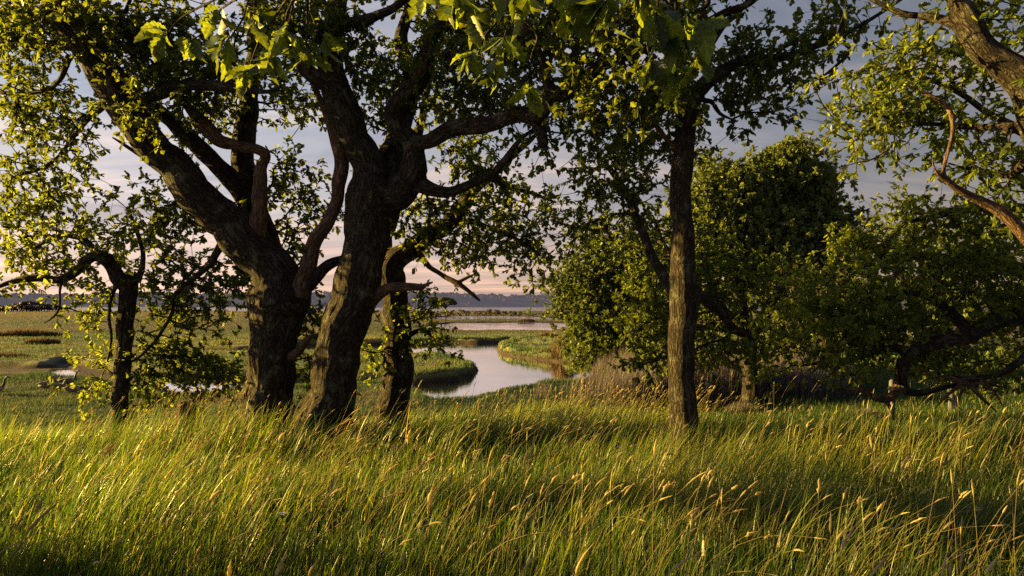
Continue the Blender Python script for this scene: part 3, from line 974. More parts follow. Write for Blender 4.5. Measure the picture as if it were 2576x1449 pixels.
T2_BLOBS = [
    (880, 60, 130, 90, 8.8, .9, 150), (960, 180, 120, 90, 9.6, 1.0, 110), (900, 270, 60, 60, 9.6, .6, 30), (1000, 290, 60, 60, 9.8, .6, 30), (1110, 130, 110, 130, 9.2, 1.1, 150),
    (1250, 80, 160, 110, 8.4, 1.1, 240), (1240, 220, 110, 70, 9.0, .8, 90), (1420, 110, 130, 120, 7.8, .9, 160), (1540, 230, 110, 70, 7.4, .7, 75),
    (1620, 100, 120, 100, 7.1, .8, 110), (1330, 260, 70, 60, 7.9, .5, 40), (1150, 270, 70, 40, 9.4, .6, 30), (1180, 420, 100, 50, 9.6, .7, 55),
    (1120, 560, 100, 70, 9.9, .7, 50), (1480, 330, 90, 50, 8.0, .6, 40), (1340, 350, 50, 30, 8.2, .4, 20), (1690, 200, 80, 80, 6.9, .5, 45),
    (1050, -130, 380, 110, 9.0, 1.8, 260), (1500, -120, 260, 90, 7.6, 1.2, 140), (700, 60, 60, 60, 8.4, .5, 36),
]
build_tree("oak_tree", "oak leaning right beside the massive oak, with an elbowed limb and a long horizontal limb", base_of(810, 9.2), T2_LIMBS, T2_BLOBS,
    (BARK, LEAF, DEADW), seed=7, voxel=0.016,
    dead=[(["925,765,9.2,40; 950,742,9.1,30; 985,722,9.0,25; 1030,718,8.95,22; 1062,721,8.9,17; 1072,716,8.9,11; 1090,709,8.9,5"], "short splintered dead stub")])

# ------------------------------------------------------------------ slimmer oak behind the leaning one
T3_LIMBS = [
    "978,1160,10.8,125; 982,1095,10.8,92; 986,1040,10.8,80; 994,980,10.8,74; 1003,910,10.8,72; 1000,820,10.8,67; 989,750,10.8,65; 985,700,10.8,66; 996,655,10.8,64; 1038,620,10.8,50; 1088,590,10.9,46; 1128,560,10.95,42; 1162,515,11,38; 1185,480,11,34; 1235,440,11.1,28; 1290,395,10.6,20; 1335,350,10.6,13; 1370,300,10.6,6",
    "987,700,10.9,50; 968,645,11,44; 972,590,11.1,40; 990,530,10.6,36; 1010,450,10.8,30; 1040,380,10.9,24; 1060,300,11,20; 1080,200,11,16; 1090,100,11,12; 1100,0,11.1,6",
    "1120,565,10.95,24; 1180,560,11,18; 1240,580,11.1,13; 1300,600,10.6,9; 1360,640,10.6,5",
    "1230,445,11.1,18; 1290,470,11.1,14; 1350,490,11.1,10; 1400,510,11.1,5",
    "1020,850,11,16; 1055,830,10.9,12; 1090,850,10.8,7; 1110,870,10.1,4",
]
T3_BLOBS = [
    (1210, 600, 110, 60, 10.7, .7, 85), (1310, 640, 75, 45, 10.8, .5, 50), (1290, 510, 100, 60, 10.7, .7, 70), (1150, 650, 90, 30, 10.7, .5, 26), (1060, 520, 60, 60, 11.2, .6, 45),
    (1230, 490, 70, 50, 10.8, .6, 36), (1190, 370, 100, 60, 11, .7, 60), (1080, 280, 80, 80, 11.2, .7, 60), (1340, 570, 50, 40, 10.7, .4, 18), (1350, 690, 30, 22, 10.8, .3, 10),
    (1068, 820, 45, 70, 10.5, .4, 42), (1105, 870, 28, 26, 10.3, .3, 12), (930, 900, 40, 50, 10.7, .4, 26), (1030, 600, 40, 40, 10.9, .4, 18), (1385, 540, 40, 40, 10.8, .4, 10), (1020, 400, 60, 60, 11.1, .5, 36),
]
build_tree("oak_tree", "slimmer oak with the left of its trunk sunlit, standing right of the leaning oak", base_of(980, 10.8), T3_LIMBS, T3_BLOBS,
    (BARK, LEAF_DEEP, DEADW), seed=9, voxel=0.014,
    dead=[(["1045,610,10.8,22; 1062,645,10.7,18; 1082,672,10.6,14; 1112,690,10.5,13; 1150,712,10.4,14; 1178,733,10.4,11; 1208,757,10.4,6",
            "1148,712,10.4,11; 1172,700,10.4,9; 1196,689,10.4,4"], "thin bare forked dead branch hanging over the water")])

# ------------------------------------------------------------------ lone straight oak right of the creek
T4_LIMBS = [
    "1722,1150,7.9,105; 1724,1095,7.9,80; 1722,1040,7.9,70; 1716,980,7.9,66; 1714,880,7.9,64; 1717,780,7.9,66; 1720,700,7.9,61; 1716,600,7.9,58; 1712,500,7.9,53; 1716,400,7.9,52; 1722,330,7.9,52; 1731,275,7.9,52; 1742,240,7.9,46",
    "1735,265,7.9,48; 1762,224,7.9,38; 1800,190,7.9,31; 1860,158,7.9,27; 1920,150,7.9,24; 1990,140,7.9,21; 2050,115,7.9,19; 2108,92,7.9,18; 2118,45,7.9,14; 2095,0,7.9,12; 2070,-60,7.9,6",
    "2108,95,7.9,14; 2150,72,7.9,10; 2200,42,7.9,9; 2260,2,7.9,8; 2320,-40,7.9,4",
    "2112,100,7.9,13; 2138,125,7.8,9; 2110,160,7.8,8; 2060,200,7.8,5",
    "1722,270,7.95,40; 1712,190,8,32; 1722,110,8,27; 1706,40,8,22; 1700,-60,8,16; 1705,-150,8,6",
    "1722,110,8,24; 1760,72,7.9,24; 1822,34,7.8,21; 1875,14,7.7,16; 1940,-30,7.7,8",
    "1760,160,8.1,17; 1790,110,9.0,17; 1825,60,9.0,15; 1865,25,9.1,12; 1900,-40,9.1,6",
    "1745,745,7.95,40; 1775,752,8.1,32; 1808,782,9.1,25; 1845,822,9.2,20; 1886,852,9.3,17; 1899,880,9.4,12; 1896,915,9.4,5",
    "1712,800,7.95,38; 1690,735,8.4,30; 1660,680,8.8,26; 1628,620,9.2,23; 1600,545,9.6,20; 1565,470,10.0,17; 1530,420,10.1,14; 1500,390,10.1,6",
    "1770,255,7.9,16; 1790,255,7.9,14; 1810,285,7.9,10; 1840,300,7.9,5",
]
T4_BLOBS = [
    (1840, 110, 90, 50, 7.9, .6, 44), (1900, 190, 110, 45, 7.9, .6, 60), (1830, 280, 70, 40, 7.9, .5, 30), (2010, 160, 90, 60, 7.9, .6, 50), (2090, 60, 60, 60, 7.9, .5, 30), (1990, 230, 60, 40, 7.9, .4, 18),
    (1640, 260, 100, 90, 9.0, .8, 80), (1560, 330, 90, 70, 9.3, .7, 60), (1500, 430, 90, 60, 9.8, .6, 55), (1600, 420, 90, 80, 9.6, .8, 75), (1560, 540, 90, 60, 10.0, .7, 55),
    (1480, 560, 50, 60, 10, .4, 12), (1440, 520, 40, 40, 10, .3, 9), (1420, 590, 40, 30, 10, .3, 8), (1660, 60, 80, 80, 8.1, .7, 60), (1760, 20, 80, 50, 7.9, .6, 44), (1700, 340, 60, 60, 9.2, .5, 40),
    (1760, -120, 300, 90, 8, 1.4, 160), (2070, 120, 60, 40, 7.8, .4, 24), (1800, 690, 80, 80, 9.4, .6, 60), (1840, 880, 60, 40, 9.3, .5, 40), (1650, 800, 60, 100, 9.6, .6, 60), (1620, 900, 50, 30, 9.4, .4, 26),
]
build_tree("oak_tree", "straight lichened oak standing alone in the grass right of the creek", base_of(1722, 7.9), T4_LIMBS, T4_BLOBS,
    (BARK, LEAF, DEADW), seed=13, voxel=0.014, per=6, crooked=0.35,
    dead=[(["1712,380,7.9,18; 1678,352,7.85,13; 1660,325,7.8,12; 1640,306,7.8,12; 1602,291,7.8,10; 1548,270,7.8,5"], "bare sunlit dead branch")])

# ------------------------------------------------------------------ thin crooked tree on the left
T5_LIMBS = [
    "298,1140,10.2,70; 300,1075,10.2,50; 302,1030,10.2,43; 303,960,10.2,40; 312,880,10.2,40; 322,800,10.2,40; 328,745,10.2,40; 325,708,10.2,42",
    "330,722,10.2,44; 316,712,10.15,44; 298,704,10.1,36; 275,676,10.1,32; 260,652,10.05,34; 238,640,10.05,28; 215,652,10,24; 190,682,10,23; 150,700,9.9,20; 100,697,9.9,18; 60,700,9.9,16; 20,713,9.9,13; -40,735,9.9,9; -100,740,9.9,4",
    "245,640,10.05,18; 205,604,10.2,14; 150,595,10.3,12; 90,620,10.4,9; 50,640,10.4,5",
    "330,715,10.2,20; 350,690,10.3,16; 360,640,10.4,12; 340,570,10.5,10; 320,520,10.5,6",
    "300,705,10.1,18; 285,740,10,10; 278,790,9.9,8; 282,850,9.9,7; 270,910,9.9,4",
    "160,700,9.9,9; 152,730,9.9,6; 150,775,9.8,6; 130,800,9.8,5; 112,812,9.8,3",
]
T5_BLOBS = [
    (150, 560, 110, 60, 10.4, .6, 60), (260, 590, 110, 60, 10.5, .6, 60), (60, 600, 90, 70, 10.5, .6, 46), (330, 620, 70, 60, 10.7, .5, 36), (190, 675, 90, 30, 10.1, .4, 26), (90, 675, 80, 36, 10.2, .4, 22), (60, 540, 90, 60, 10.7, .6, 40),
    (250, 770, 36, 60, 10.1, .25, 26), (212, 812, 34, 20, 10, .2, 13), (245, 880, 30, 50, 10.2, .25, 20), (232, 950, 34, 34, 10.3, .25, 15), (180, 730, 40, 24, 10, .3, 13), (15, 730, 40, 30, 10, .3, 12),
    (375, 1000, 36, 26, 10.5, .25, 18), (300, 540, 70, 40, 10.5, .5, 22), (250, 1000, 22, 18, 10.3, .2, 7),
]
build_tree("oak_tree", "thin crooked young oak far left with a knobbly top and a branch snaking left", base_of(300, 10.2), T5_LIMBS, T5_BLOBS,
    (BARK, LEAF_DEEP, DEADW), seed=17, voxel=0.012, rmin=0.03)

# ------------------------------------------------------------------ leaning oak at the right edge; one limb reaches over the camera
T6_LIMBS = [
    "3060,1340,5.0,172.973; 2960,1150,5.0,139.709; 2840,860,5.0,126.403; 2740,620,5.0,109.771; 2670,440,5.0,94.4694; 2625,330,5.0,93.1392; 2590,235,5.0,93.1392; 2530,150,5.05,71.8502; 2473,95,5.1,62.5363; 2443,45,5.15,55.8835; 2408,-10,5.2,47.9002; 2358,-90,5.3,39.9168; 2240,-200,5.2,50; 2120,-320,4.6,46; 1960,-400,3.6,52; 1780,-420,2.7,56; 1600,-330,2.3,44; 1450,-220,2.25,30; 1280,-160,2.3,24; 1100,-150,2.5,20; 950,-140,2.7,16; 800,-120,2.8,12",
    "2590,250,5.0,73.1808; 2640,190,5.0,73.1808; 2688,130,5.0,63.8669; 2778,40,5.0,53.2224; 2830,-100,5.0,60; 2880,-220,5,30",
    "2440,100,5.1,40; 2400,60,5.2,26; 2340,42,5.3,20; 2262,32,5.4,15; 2195,0,5.5,12; 2120,-40,5.6,6",
    "2545,325,5.1,30; 2500,318,5.3,20; 2420,316,5.5,14; 2345,314,5.6,11; 2268,322,5.7,8; 2200,330,5.8,4",
    "2570,330,5.1,26; 2510,290,5.4,18; 2420,240,5.6,14; 2330,200,5.8,10; 2250,170,5.9,5",
    "2590,400,5.1,26; 2540,440,5.5,18; 2480,430,5.7,12; 2420,420,5.8,6",
]
T6_BLOBS = [
    (2230, 230, 110, 90, 5.8, .4, 90), (2170, 300, 70, 50, 5.9, .3, 40), (2330, 230, 110, 70, 5.7, .4, 70), (2250, 350, 80, 40, 5.8, .3, 30), (2430, 330, 90, 50, 5.6, .4, 40), (2300, 130, 90, 50, 5.8, .4, 36),
    (2500, 440, 90, 50, 5.7, .4, 40), (2540, 60, 80, 60, 5.3, .4, 36), (2480, 130, 60, 50, 5.5, .4, 24), (2560, 400, 50, 40, 5.4, .3, 20), (2540, 520, 60, 50, 5.8, .4, 24), (2300, -60, 200, 50, 5.4, .6, 70), (2660, 200, 80, 120, 5.2, .5, 40),
    (2130, 210, 40, 30, 5.9, .3, 8),
]
lean = build_tree("oak_tree", "oak leaning in from the right edge, its orange sunlit trunk forked near the top", (4.99, 5.0, GZ(4.99, 5.0)), T6_LIMBS, T6_BLOBS,
    (BARK, LEAF_DEEP, DEADW), seed=19, voxel=0.012, per=6, size=0.07,
    dead=[(["2680,690,5.1,44; 2630,645,5.1,38; 2580,602,5.1,32; 2545,560,5.1,29; 2510,525,5.1,26; 2470,500,5.1,23; 2430,482,5.1,20; 2395,462,5.1,17; 2374,435,5.1,13; 2380,395,5.1,11; 2390,350,5.1,11; 2392,305,5.1,12; 2372,262,5.15,12; 2325,235,5.2,11; 2290,214,5.3,6",
            "2395,464,5.1,13; 2366,446,5.1,10; 2350,425,5.1,7; 2344,394,5.1,4"], "long twisted barkless branch glowing orange"),
          (["2290,330,5.7,5; 2250,360,5.6,4; 2200,395,5.6,4; 2150,410,5.6,3; 2110,425,5.6,2"], None)])

# leaves of the limb that passes overhead, close to the camera
def near_leaves(spots, name, mat, parent, seed, size=0.128):
    g = np.random.default_rng(seed)
    tb = Tubes()
    over = catmull(survey(T6_LIMBS[0]), 0.05)
    O, A, N, L, T = [], [], [], [], []
    for (px, py, Y, ux, uy, n) in spots:
        tip = np.array(at(px, py, Y))
        root = np.array(at(ux, uy, Y + 0.05))
        mid = tip * 0.5 + root * 0.5 + g.normal(size=3) * 0.03
        hp = over[np.linalg.norm(over[:, :3] - root, axis=1).argmin(), :3]
        Lm = catmull(np.array([[*hp, 0.008], [*root, 0.006], [*mid, 0.0045], [*tip, 0.003]]), 0.03)
        tb.add(Lm, 6, cap=False)
        d = unit(tip - root)
        for j in range(n + 2):
            r = unit(g.normal(size=3)); r = unit(r - d * np.dot(r, d))
            el = g.uniform(0.35, 1.35)
            a = d * math.cos(el) + r * math.sin(el) + np.array([0, 0, -0.35])
            O.append(tip - d * g.uniform(0, 0.07)); A.append(a)
            N.append(np.array([0, -0.35, 0.8]) + g.normal(size=3) * 0.6)
            L.append(size * g.uniform(0.65, 1.2)); T.append(g.uniform(0, 1))
    V, lo, cn, ti, lu, lw = make_leaves(np.array(O), np.array(A), np.array(N), np.array(L), np.array(T), 'fine', 1.0, seed)
    np_mesh(name, V, lo, cn, mat, parent, True, {"tint": ti, "lu": lu, "lw": lw})
    tb.build("twig", BARK, parent)

spots = [(1140, 5, 2.4, 1180, -140, 6), (1190, 40, 2.35, 1200, -120, 5), (1330, -20, 2.2, 1340, -190, 6), (1290, 10, 2.6, 1310, -160, 5), (1440, 10, 2.25, 1470, -190, 6), (1520, 20, 2.2, 1530, -230, 7), (1600, -20, 2.3, 1600, -300, 6),
         (1650, 60, 2.25, 1600, -280, 7), (1700, 100, 2.3, 1640, 40, 6), (1760, 60, 2.35, 1680, 10, 5), (1420, -40, 2.5, 1450, -200, 6), (1080, -20, 2.6, 1090, -150, 5), (1240, -30, 2.5, 1260, -160, 6),
         (1230, 180, 3.4, 1290, 30, 7), (1180, 150, 3.4, 1240, 20, 5), (1330, 230, 3.3, 1330, 60, 5), (1260, 120, 3.0, 1300, -20, 7), (1700, 190, 3.0, 1680, 60, 6), (1640, 170, 3.0, 1650, 40, 6), (1760, 150, 2.9, 1700, 60, 4),
         (720, 90, 3.2, 760, -120, 7), (770, 130, 3.2, 780, -110, 7), (680, 150, 3.3, 720, 40, 7), (620, 190, 3.3, 680, 60, 6), (560, 120, 3.4, 640, -20, 6), (470, 110, 3.6, 560, 20, 6), (640, 60, 3.3, 700, -100, 7), (820, 110, 3.2, 800, -60, 5),
         (400, 90, 3.6, 480, 30, 5), (540, 40, 3.4, 640, -90, 6)]
near_leaves(spots, "crown", LEAF_NEAR, lean, 23)
# ================================================================== trees beyond
def limb_fan(px, py, Y, w, tips, top=0.35):
    """a short trunk that splits towards the given crown points"""
    out = []
    for i, (tx, ty, tY) in enumerate(tips):
        mx, my, mY = px + (tx - px) * 0.25, py + (ty - py) * 0.42, Y + (tY - Y) * 0.3
        out.append(f"{px},{py},{Y},{w * (1.25 if i == 0 else 1.0)}; {px + (tx - px) * 0.06},{py + (ty - py) * 0.2},{Y},{w * 0.9}; {mx},{my},{mY},{w * 0.62}; {px + (tx - px) * 0.6},{py + (ty - py) * 0.72},{Y + (tY - Y) * .65},{w * 0.36}; {tx},{ty},{tY},{w * 0.1}")
    return out

# low oak on the right whose branches sweep down to the grass
T7_LIMBS = [
    "2860,1130,9.4,150; 2850,1040,9.4,118; 2835,930,9.4,108; 2810,840,9.4,100; 2760,790,9.2,90; 2660,780,8.9,80; 2576,792,8.7,50; 2500,815,8.6,42; 2440,840,8.55,37; 2370,862,8.5,34; 2305,882,8.5,31; 2270,908,8.5,30; 2260,945,8.5,28; 2272,978,8.5,20; 2300,986,8.5,19; 2350,980,8.5,14; 2400,968,8.6,11; 2460,962,8.7,8; 2530,975,8.8,5",
    "2820,860,9.4,90; 2780,700,9.3,70; 2700,600,9.2,56; 2600,540,9.1,42; 2480,520,9.0,30; 2380,540,9.0,20; 2280,560,9,8",
    "2700,785,9.0,50; 2600,700,9.2,40; 2480,660,9.4,32; 2360,650,9.5,24; 2240,640,9.6,16; 2160,620,9.6,7",
    "2440,840,8.55,30; 2380,770,8.8,24; 2300,740,9.0,18; 2220,760,9.0,12; 2130,790,9.0,6",
    "2300,885,8.5,26; 2230,880,8.6,18; 2150,900,8.6,12; 2060,915,8.6,8; 1990,920,8.6,4",
    "2660,800,8.8,40; 2600,880,8.6,24; 2520,935,8.5,16; 2440,950,8.5,13; 2380,945,8.5,8",
]
T7_BLOBS = [
    (2100, 760, 110, 90, 9.0, .7, 150), (2060, 860, 120, 70, 8.8, .7, 150), (2180, 680, 110, 90, 9.5, .8, 140), (2250, 800, 140, 100, 9.0, .8, 200), (2200, 900, 140, 50, 8.7, .6, 110), (2330, 650, 140, 110, 9.4, .8, 210), (2290, 560, 120, 60, 9.3, .7, 90),
    (2440, 560, 140, 80, 9.2, .8, 160), (2420, 740, 140, 110, 9.2, .9, 230), (2520, 660, 120, 130, 9.2, .9, 220), (2540, 840, 120, 110, 8.8, .8, 200), (2390, 900, 130, 50, 8.7, .6, 90), (2500, 930, 100, 40, 8.7, .6, 60), (2380, 540, 60, 50, 9, .5, 30),
    (2160, 580, 70, 60, 9.6, .5, 36), (1960, 930, 60, 26, 8.6, .4, 26), (2300, 505, 40, 26, 9.1, .3, 14), (2700, 700, 150, 200, 9.2, 1.0, 160), (2020, 800, 60, 50, 9.1, .5, 60), (2090, 900, 90, 40, 8.3, .4, 60), (2130, 820, 90, 70, 8.3, .4, 90), (2230, 720, 80, 60, 8.4, .4, 60),
]
build_tree("oak_tree", "low spreading oak on the right, dark inside, its branches sweeping down to the grass", (9.4, 10.3, GZ(9.4, 10.3)), T7_LIMBS, T7_BLOBS,
    (BARK, LEAF_WARM, DEADW), seed=29, voxel=0.014, dy=0.9, dens=1.15, lump=30,
    dead=[(["2262,940,8.5,20; 2262,972,8.5,22; 2246,995,8.45,21; 2229,1004,8.45,20; 2203,1001,8.4,15; 2188,992,8.4,12; 2172,984,8.4,10; 2140,980,8.4,9; 2110,983,8.4,9; 2101,970,8.4,8; 2060,962,8.4,6; 2028,946,8.4,3",
            "2226,1002,8.45,11; 2236,1020,8.45,10; 2245,1038,8.45,9; 2248,1058,8.45,6"], "low dead branch with a bright orange crook above the grass"),
          (["2378,947,8.5,16; 2410,958,8.45,14; 2440,968,8.45,12; 2470,1000,8.4,9; 2508,1037,8.4,4",
            "2425,962,8.45,10; 2400,982,8.4,9; 2380,1000,8.4,7; 2352,1028,8.4,3",
            "2418,962,8.45,9; 2420,985,8.4,8; 2405,1015,8.4,5; 2425,1035,8.4,3",
            "2440,968,8.45,10; 2490,962,8.45,8; 2530,952,8.45,4", "2480,965,8.45,8; 2510,995,8.4,6; 2525,1020,8.4,4; 2560,1030,8.4,2",
            "2378,947,8.5,8; 2330,955,8.45,6; 2310,965,8.4,5; 2300,945,8.4,3"], "tangle of bare sunlit twigs")])

# leafy oak just behind the straight one
T8_LIMBS = ["1890,1010,13.5,50; 1884,940,13.5,38; 1878,880,13.5,34; 1870,800,13.5,32; 1860,740,13.5,26; 1850,690,13.5,18; 1840,640,13.5,9",
            "1876,860,13.5,26; 1920,800,13.2,28; 1960,720,13,20; 1985,640,13,10", "1870,820,13.5,26; 1800,760,13,28; 1730,700,12.8,22; 1670,620,12.8,16; 1640,540,12.8,8",
            "1872,840,13.5,22; 1800,820,12.8,22; 1700,830,12.4,16; 1620,850,12.2,8", "1860,740,13.5,20; 1890,690,13.8,14; 1910,650,14,7"]
T8_BLOBS = [(1800, 640, 90, 60, 13.5, .8, 100), (1880, 690, 90, 70, 13.6, .8, 110), (1680, 620, 110, 110, 13, 1.0, 190), (1790, 690, 130, 100, 13.2, 1.1, 230), (1640, 760, 110, 100, 12.6, .9, 180), (1900, 760, 110, 90, 13.4, 1.0, 190),
            (1780, 820, 130, 70, 13, 1.0, 170), (1620, 860, 80, 50, 12.4, .8, 70), (1940, 860, 80, 60, 13.2, .8, 80), (1590, 560, 70, 70, 12.8, .7, 60)]
build_tree("oak_tree", "leafy yellow green oak close behind the straight lichened oak", base_of(1890, 13.5), T8_LIMBS, T8_BLOBS, (BARK, LEAF, DEADW), seed=31, voxel=0.02, sig=0.25, per=7, size=0.10, dens=1.25, lump=20)

# rounded oak that overhangs the creek
T9_LIMBS = limb_fan(1580, 920, 26, 46, [(1560, 600, 26), (1480, 640, 25), (1660, 640, 26), (1500, 800, 25), (1650, 760, 25)])
T9_BLOBS = [(1560, 640, 90, 60, 26, 2.0, 200), (1490, 700, 80, 70, 25.5, 1.8, 200), (1630, 700, 90, 80, 26, 2, 220), (1520, 800, 90, 70, 25.5, 1.8, 220), (1500, 870, 60, 44, 25.5, 1.4, 130), (1600, 840, 110, 70, 25.5, 2, 230),
            (1430, 690, 40, 40, 25.5, 1.0, 50), (1425, 750, 26, 30, 25.5, .8, 30), (1425, 790, 12, 26, 25.5, .4, 12), (1480, 610, 40, 26, 25.5, .9, 36), (1700, 800, 80, 80, 26, 1.6, 130)]
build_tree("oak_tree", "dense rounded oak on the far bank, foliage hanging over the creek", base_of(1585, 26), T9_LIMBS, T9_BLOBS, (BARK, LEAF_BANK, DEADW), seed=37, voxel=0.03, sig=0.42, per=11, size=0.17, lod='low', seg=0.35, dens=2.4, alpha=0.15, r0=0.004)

# tall dome shaped tree behind the right side
T10_LIMBS = limb_fan(2010, 900, 34, 50, [(1990, 400, 34), (1880, 480, 33), (2090, 480, 34), (1860, 640, 33), (2110, 620, 33), (1990, 560, 32)])
T10_BLOBS = [(1985, 430, 90, 60, 34, 2.4, 260), (1880, 470, 80, 70, 33.5, 2.2, 240), (2060, 490, 80, 80, 34, 2.4, 260), (1960, 560, 130, 90, 33, 2.6, 400), (2080, 620, 80, 90, 33.5, 2.4, 260), (1860, 600, 90, 90, 33, 2.2, 260),
             (1970, 700, 140, 80, 32.5, 2.4, 330), (2100, 720, 60, 60, 33, 1.8, 110), (1940, 385, 26, 22, 34, .8, 26), (2000, 372, 30, 20, 34, .8, 30), (1790, 560, 50, 80, 33, 1.4, 90), (1800, 430, 60, 50, 33, 1.2, 60), (1830, 520, 80, 80, 33, 2, 190), (1765, 540, 60, 90, 32.5, 1.8, 170), (1780, 640, 70, 70, 32, 1.6, 120), (2130, 560, 24, 40, 33.5, .8, 30)]
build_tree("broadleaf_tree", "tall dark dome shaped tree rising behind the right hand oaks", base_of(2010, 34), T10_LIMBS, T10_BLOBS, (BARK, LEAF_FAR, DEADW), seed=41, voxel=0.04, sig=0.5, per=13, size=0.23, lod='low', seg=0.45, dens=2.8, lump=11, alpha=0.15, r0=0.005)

# two more crowns that close the view behind the low oak
T11_LIMBS = limb_fan(2330, 940, 24, 46, [(2330, 560, 24), (2240, 640, 23), (2440, 620, 24), (2560, 640, 24)])
T11_BLOBS = [(2300, 640, 110, 80, 24, 1.6, 190), (2420, 600, 120, 80, 24, 1.8, 210), (2560, 620, 130, 90, 24, 1.8, 220), (2340, 760, 130, 80, 23.5, 1.8, 220), (2500, 780, 150, 90, 23.5, 1.8, 250), (2240, 760, 70, 70, 23.5, 1.4, 110), (2420, 880, 180, 40, 23.5, 1.4, 160), (2650, 760, 120, 120, 24, 1.6, 160)]
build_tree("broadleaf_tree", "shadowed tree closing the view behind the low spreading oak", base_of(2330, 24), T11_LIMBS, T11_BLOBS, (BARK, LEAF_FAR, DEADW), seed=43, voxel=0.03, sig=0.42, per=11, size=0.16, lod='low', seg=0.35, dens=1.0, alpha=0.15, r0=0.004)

T12_LIMBS = limb_fan(2080, 900, 20, 26, [(2060, 690, 20), (2000, 740, 19.6), (2130, 720, 20)])
T12_BLOBS = [(2050, 720, 60, 40, 20, 1.0, 110), (2110, 700, 50, 40, 20.2, 1.0, 90), (2000, 780, 50, 50, 19.8, .9, 90), (2080, 790, 80, 50, 19.8, 1.0, 140), (2050, 690, 26, 20, 20, .6, 26)]
build_tree("hawthorn_bush", "pale olive bush with small leaves lit between the dome tree and low oak", base_of(2080, 20), T12_LIMBS, T12_BLOBS, (BARK, LEAF_OLIVE, DEADW), seed=47, voxel=0.03, sig=0.3, per=12, size=0.075, lod='low', wid=0.8, seg=0.3, dens=1.0, alpha=0.15, cat="bush")

# ------------------------------------------------------------------ far things on the marsh
def far_bush(name, label, cat, px, pyb, pyt, wpx, mat, group=None, seed=1, n=300, trunk=False, sz=0.26):
    Y = ground_pt(px, pyb, -0.85)[1]
    x = (px - PW / 2) / FPX * Y
    g = np.random.default_rng(seed)
    h = (pyb - pyt) * Y / FPX; r = wpx / 2 * Y / FPX
    root = thing(name, label, cat, (x, Y, -0.9), group)
    k = 12
    d = unit(g.normal(size=(k, 3)))
    n = n * 3
    C = np.stack([x + d[:, 0] * r * 0.62, Y + d[:, 1] * r * 0.6, -0.9 + h * ((0.62 if trunk else 0.42) + d[:, 2] * (0.22 if trunk else 0.34))], 1)
    R = g.uniform(0.28, 0.46, k) * min(r, h * (0.8 if trunk else 1))
    V, q, ti = blob_cloud(C, R, g, n // k, 0.8, 0.13 if not trunk else sz * 0.62)
    keep = V[:, 2].reshape(-1, 4).min(1) > -1.0
    q = q[keep]
    lo, cn = quads(q)
    np_mesh("crown", V, lo, cn, mat, root, False, {"tint": ti})
    tb = Tubes()
    if trunk:
        tb.add(np.array([[x, Y, -1.0, r * .09], [x + .05 * r, Y, -0.9 + h * .3, r * .07], [x, Y, -0.9 + h * .7, r * .04]]), 7)
        for s in (-1, 1):
            tb.add(np.array([[x, Y, -0.9 + h * .28, r * .05], [x + s * r * .3, Y, -0.9 + h * .5, r * .035], [x + s * r * .6, Y, -0.9 + h * .66, r * .02]]), 6)
    else:
        for s in (-.4, .1, .5):
            tb.add(np.array([[x + s * r * .4, Y, -1.0, r * .05], [x + s * r * .6, Y, -0.9 + h * .3, r * .03], [x + s * r, Y, -0.9 + h * .6, r * .02]]), 5)
    tb.build("trunk", BARK, root)
    return root

LEAF_SCRUB = leaf_mat("scrub_leaf", (0.020, 0.022, 0.016), (0.035, 0.034, 0.022), (0.06, 0.045, 0.03), (0.04, 0.035, 0.015), 0.25)
LEAF_LONE = leaf_mat("lone_tree_leaf", (0.045, 0.06, 0.022), (0.08, 0.10, 0.035), (0.11, 0.13, 0.045), (0.08, 0.1, 0.02), 0.3)
far_bush("broadleaf_tree", "small round tree standing alone on the marsh in front of the far shore", "tree", 1120, 786, 749, 58, LEAF_LONE, None, 3, 1100, True, 0.2)
g = np.random.default_rng(77)
for i, px in enumerate(np.linspace(1052, 1470, 24)):
    p = px + g.uniform(-5, 5)
    far_bush("scrub_bush", "dark low scrub bush in the row between marsh and harbour", "bush", p, 794 + g.uniform(-1, 1), 780 + g.uniform(-4, 2) + (4 if px > 1300 else 0), g.uniform(24, 40), LEAF_SCRUB, "scrub bushes along the far edge of the marsh", 100 + i, 240)
for i, (p, t, w) in enumerate([(6, 767, 60), (28, 766, 60), (50, 762, 62), (74, 757, 72), (98, 760, 66), (118, 762, 60), (138, 766, 52), (158, 772, 40), (-22, 767, 64)]):
    far_bush("hedge_bush", "dark rounded bush in the hedge at the far left of the marsh", "bush", p, 783, t, w, LEAF_SCRUB, "bushes of the hedge at the far left", 200 + i, 420)
for i, p in enumerate([395, 430, 470, 510, 560, 360]):
    far_bush("marsh_bush", "low dark bush on the far marsh edge behind the thin oak's leaves", "bush", p, 784, 775, 46, LEAF_SCRUB, "low bushes on the far marsh edge", 300 + i, 160)

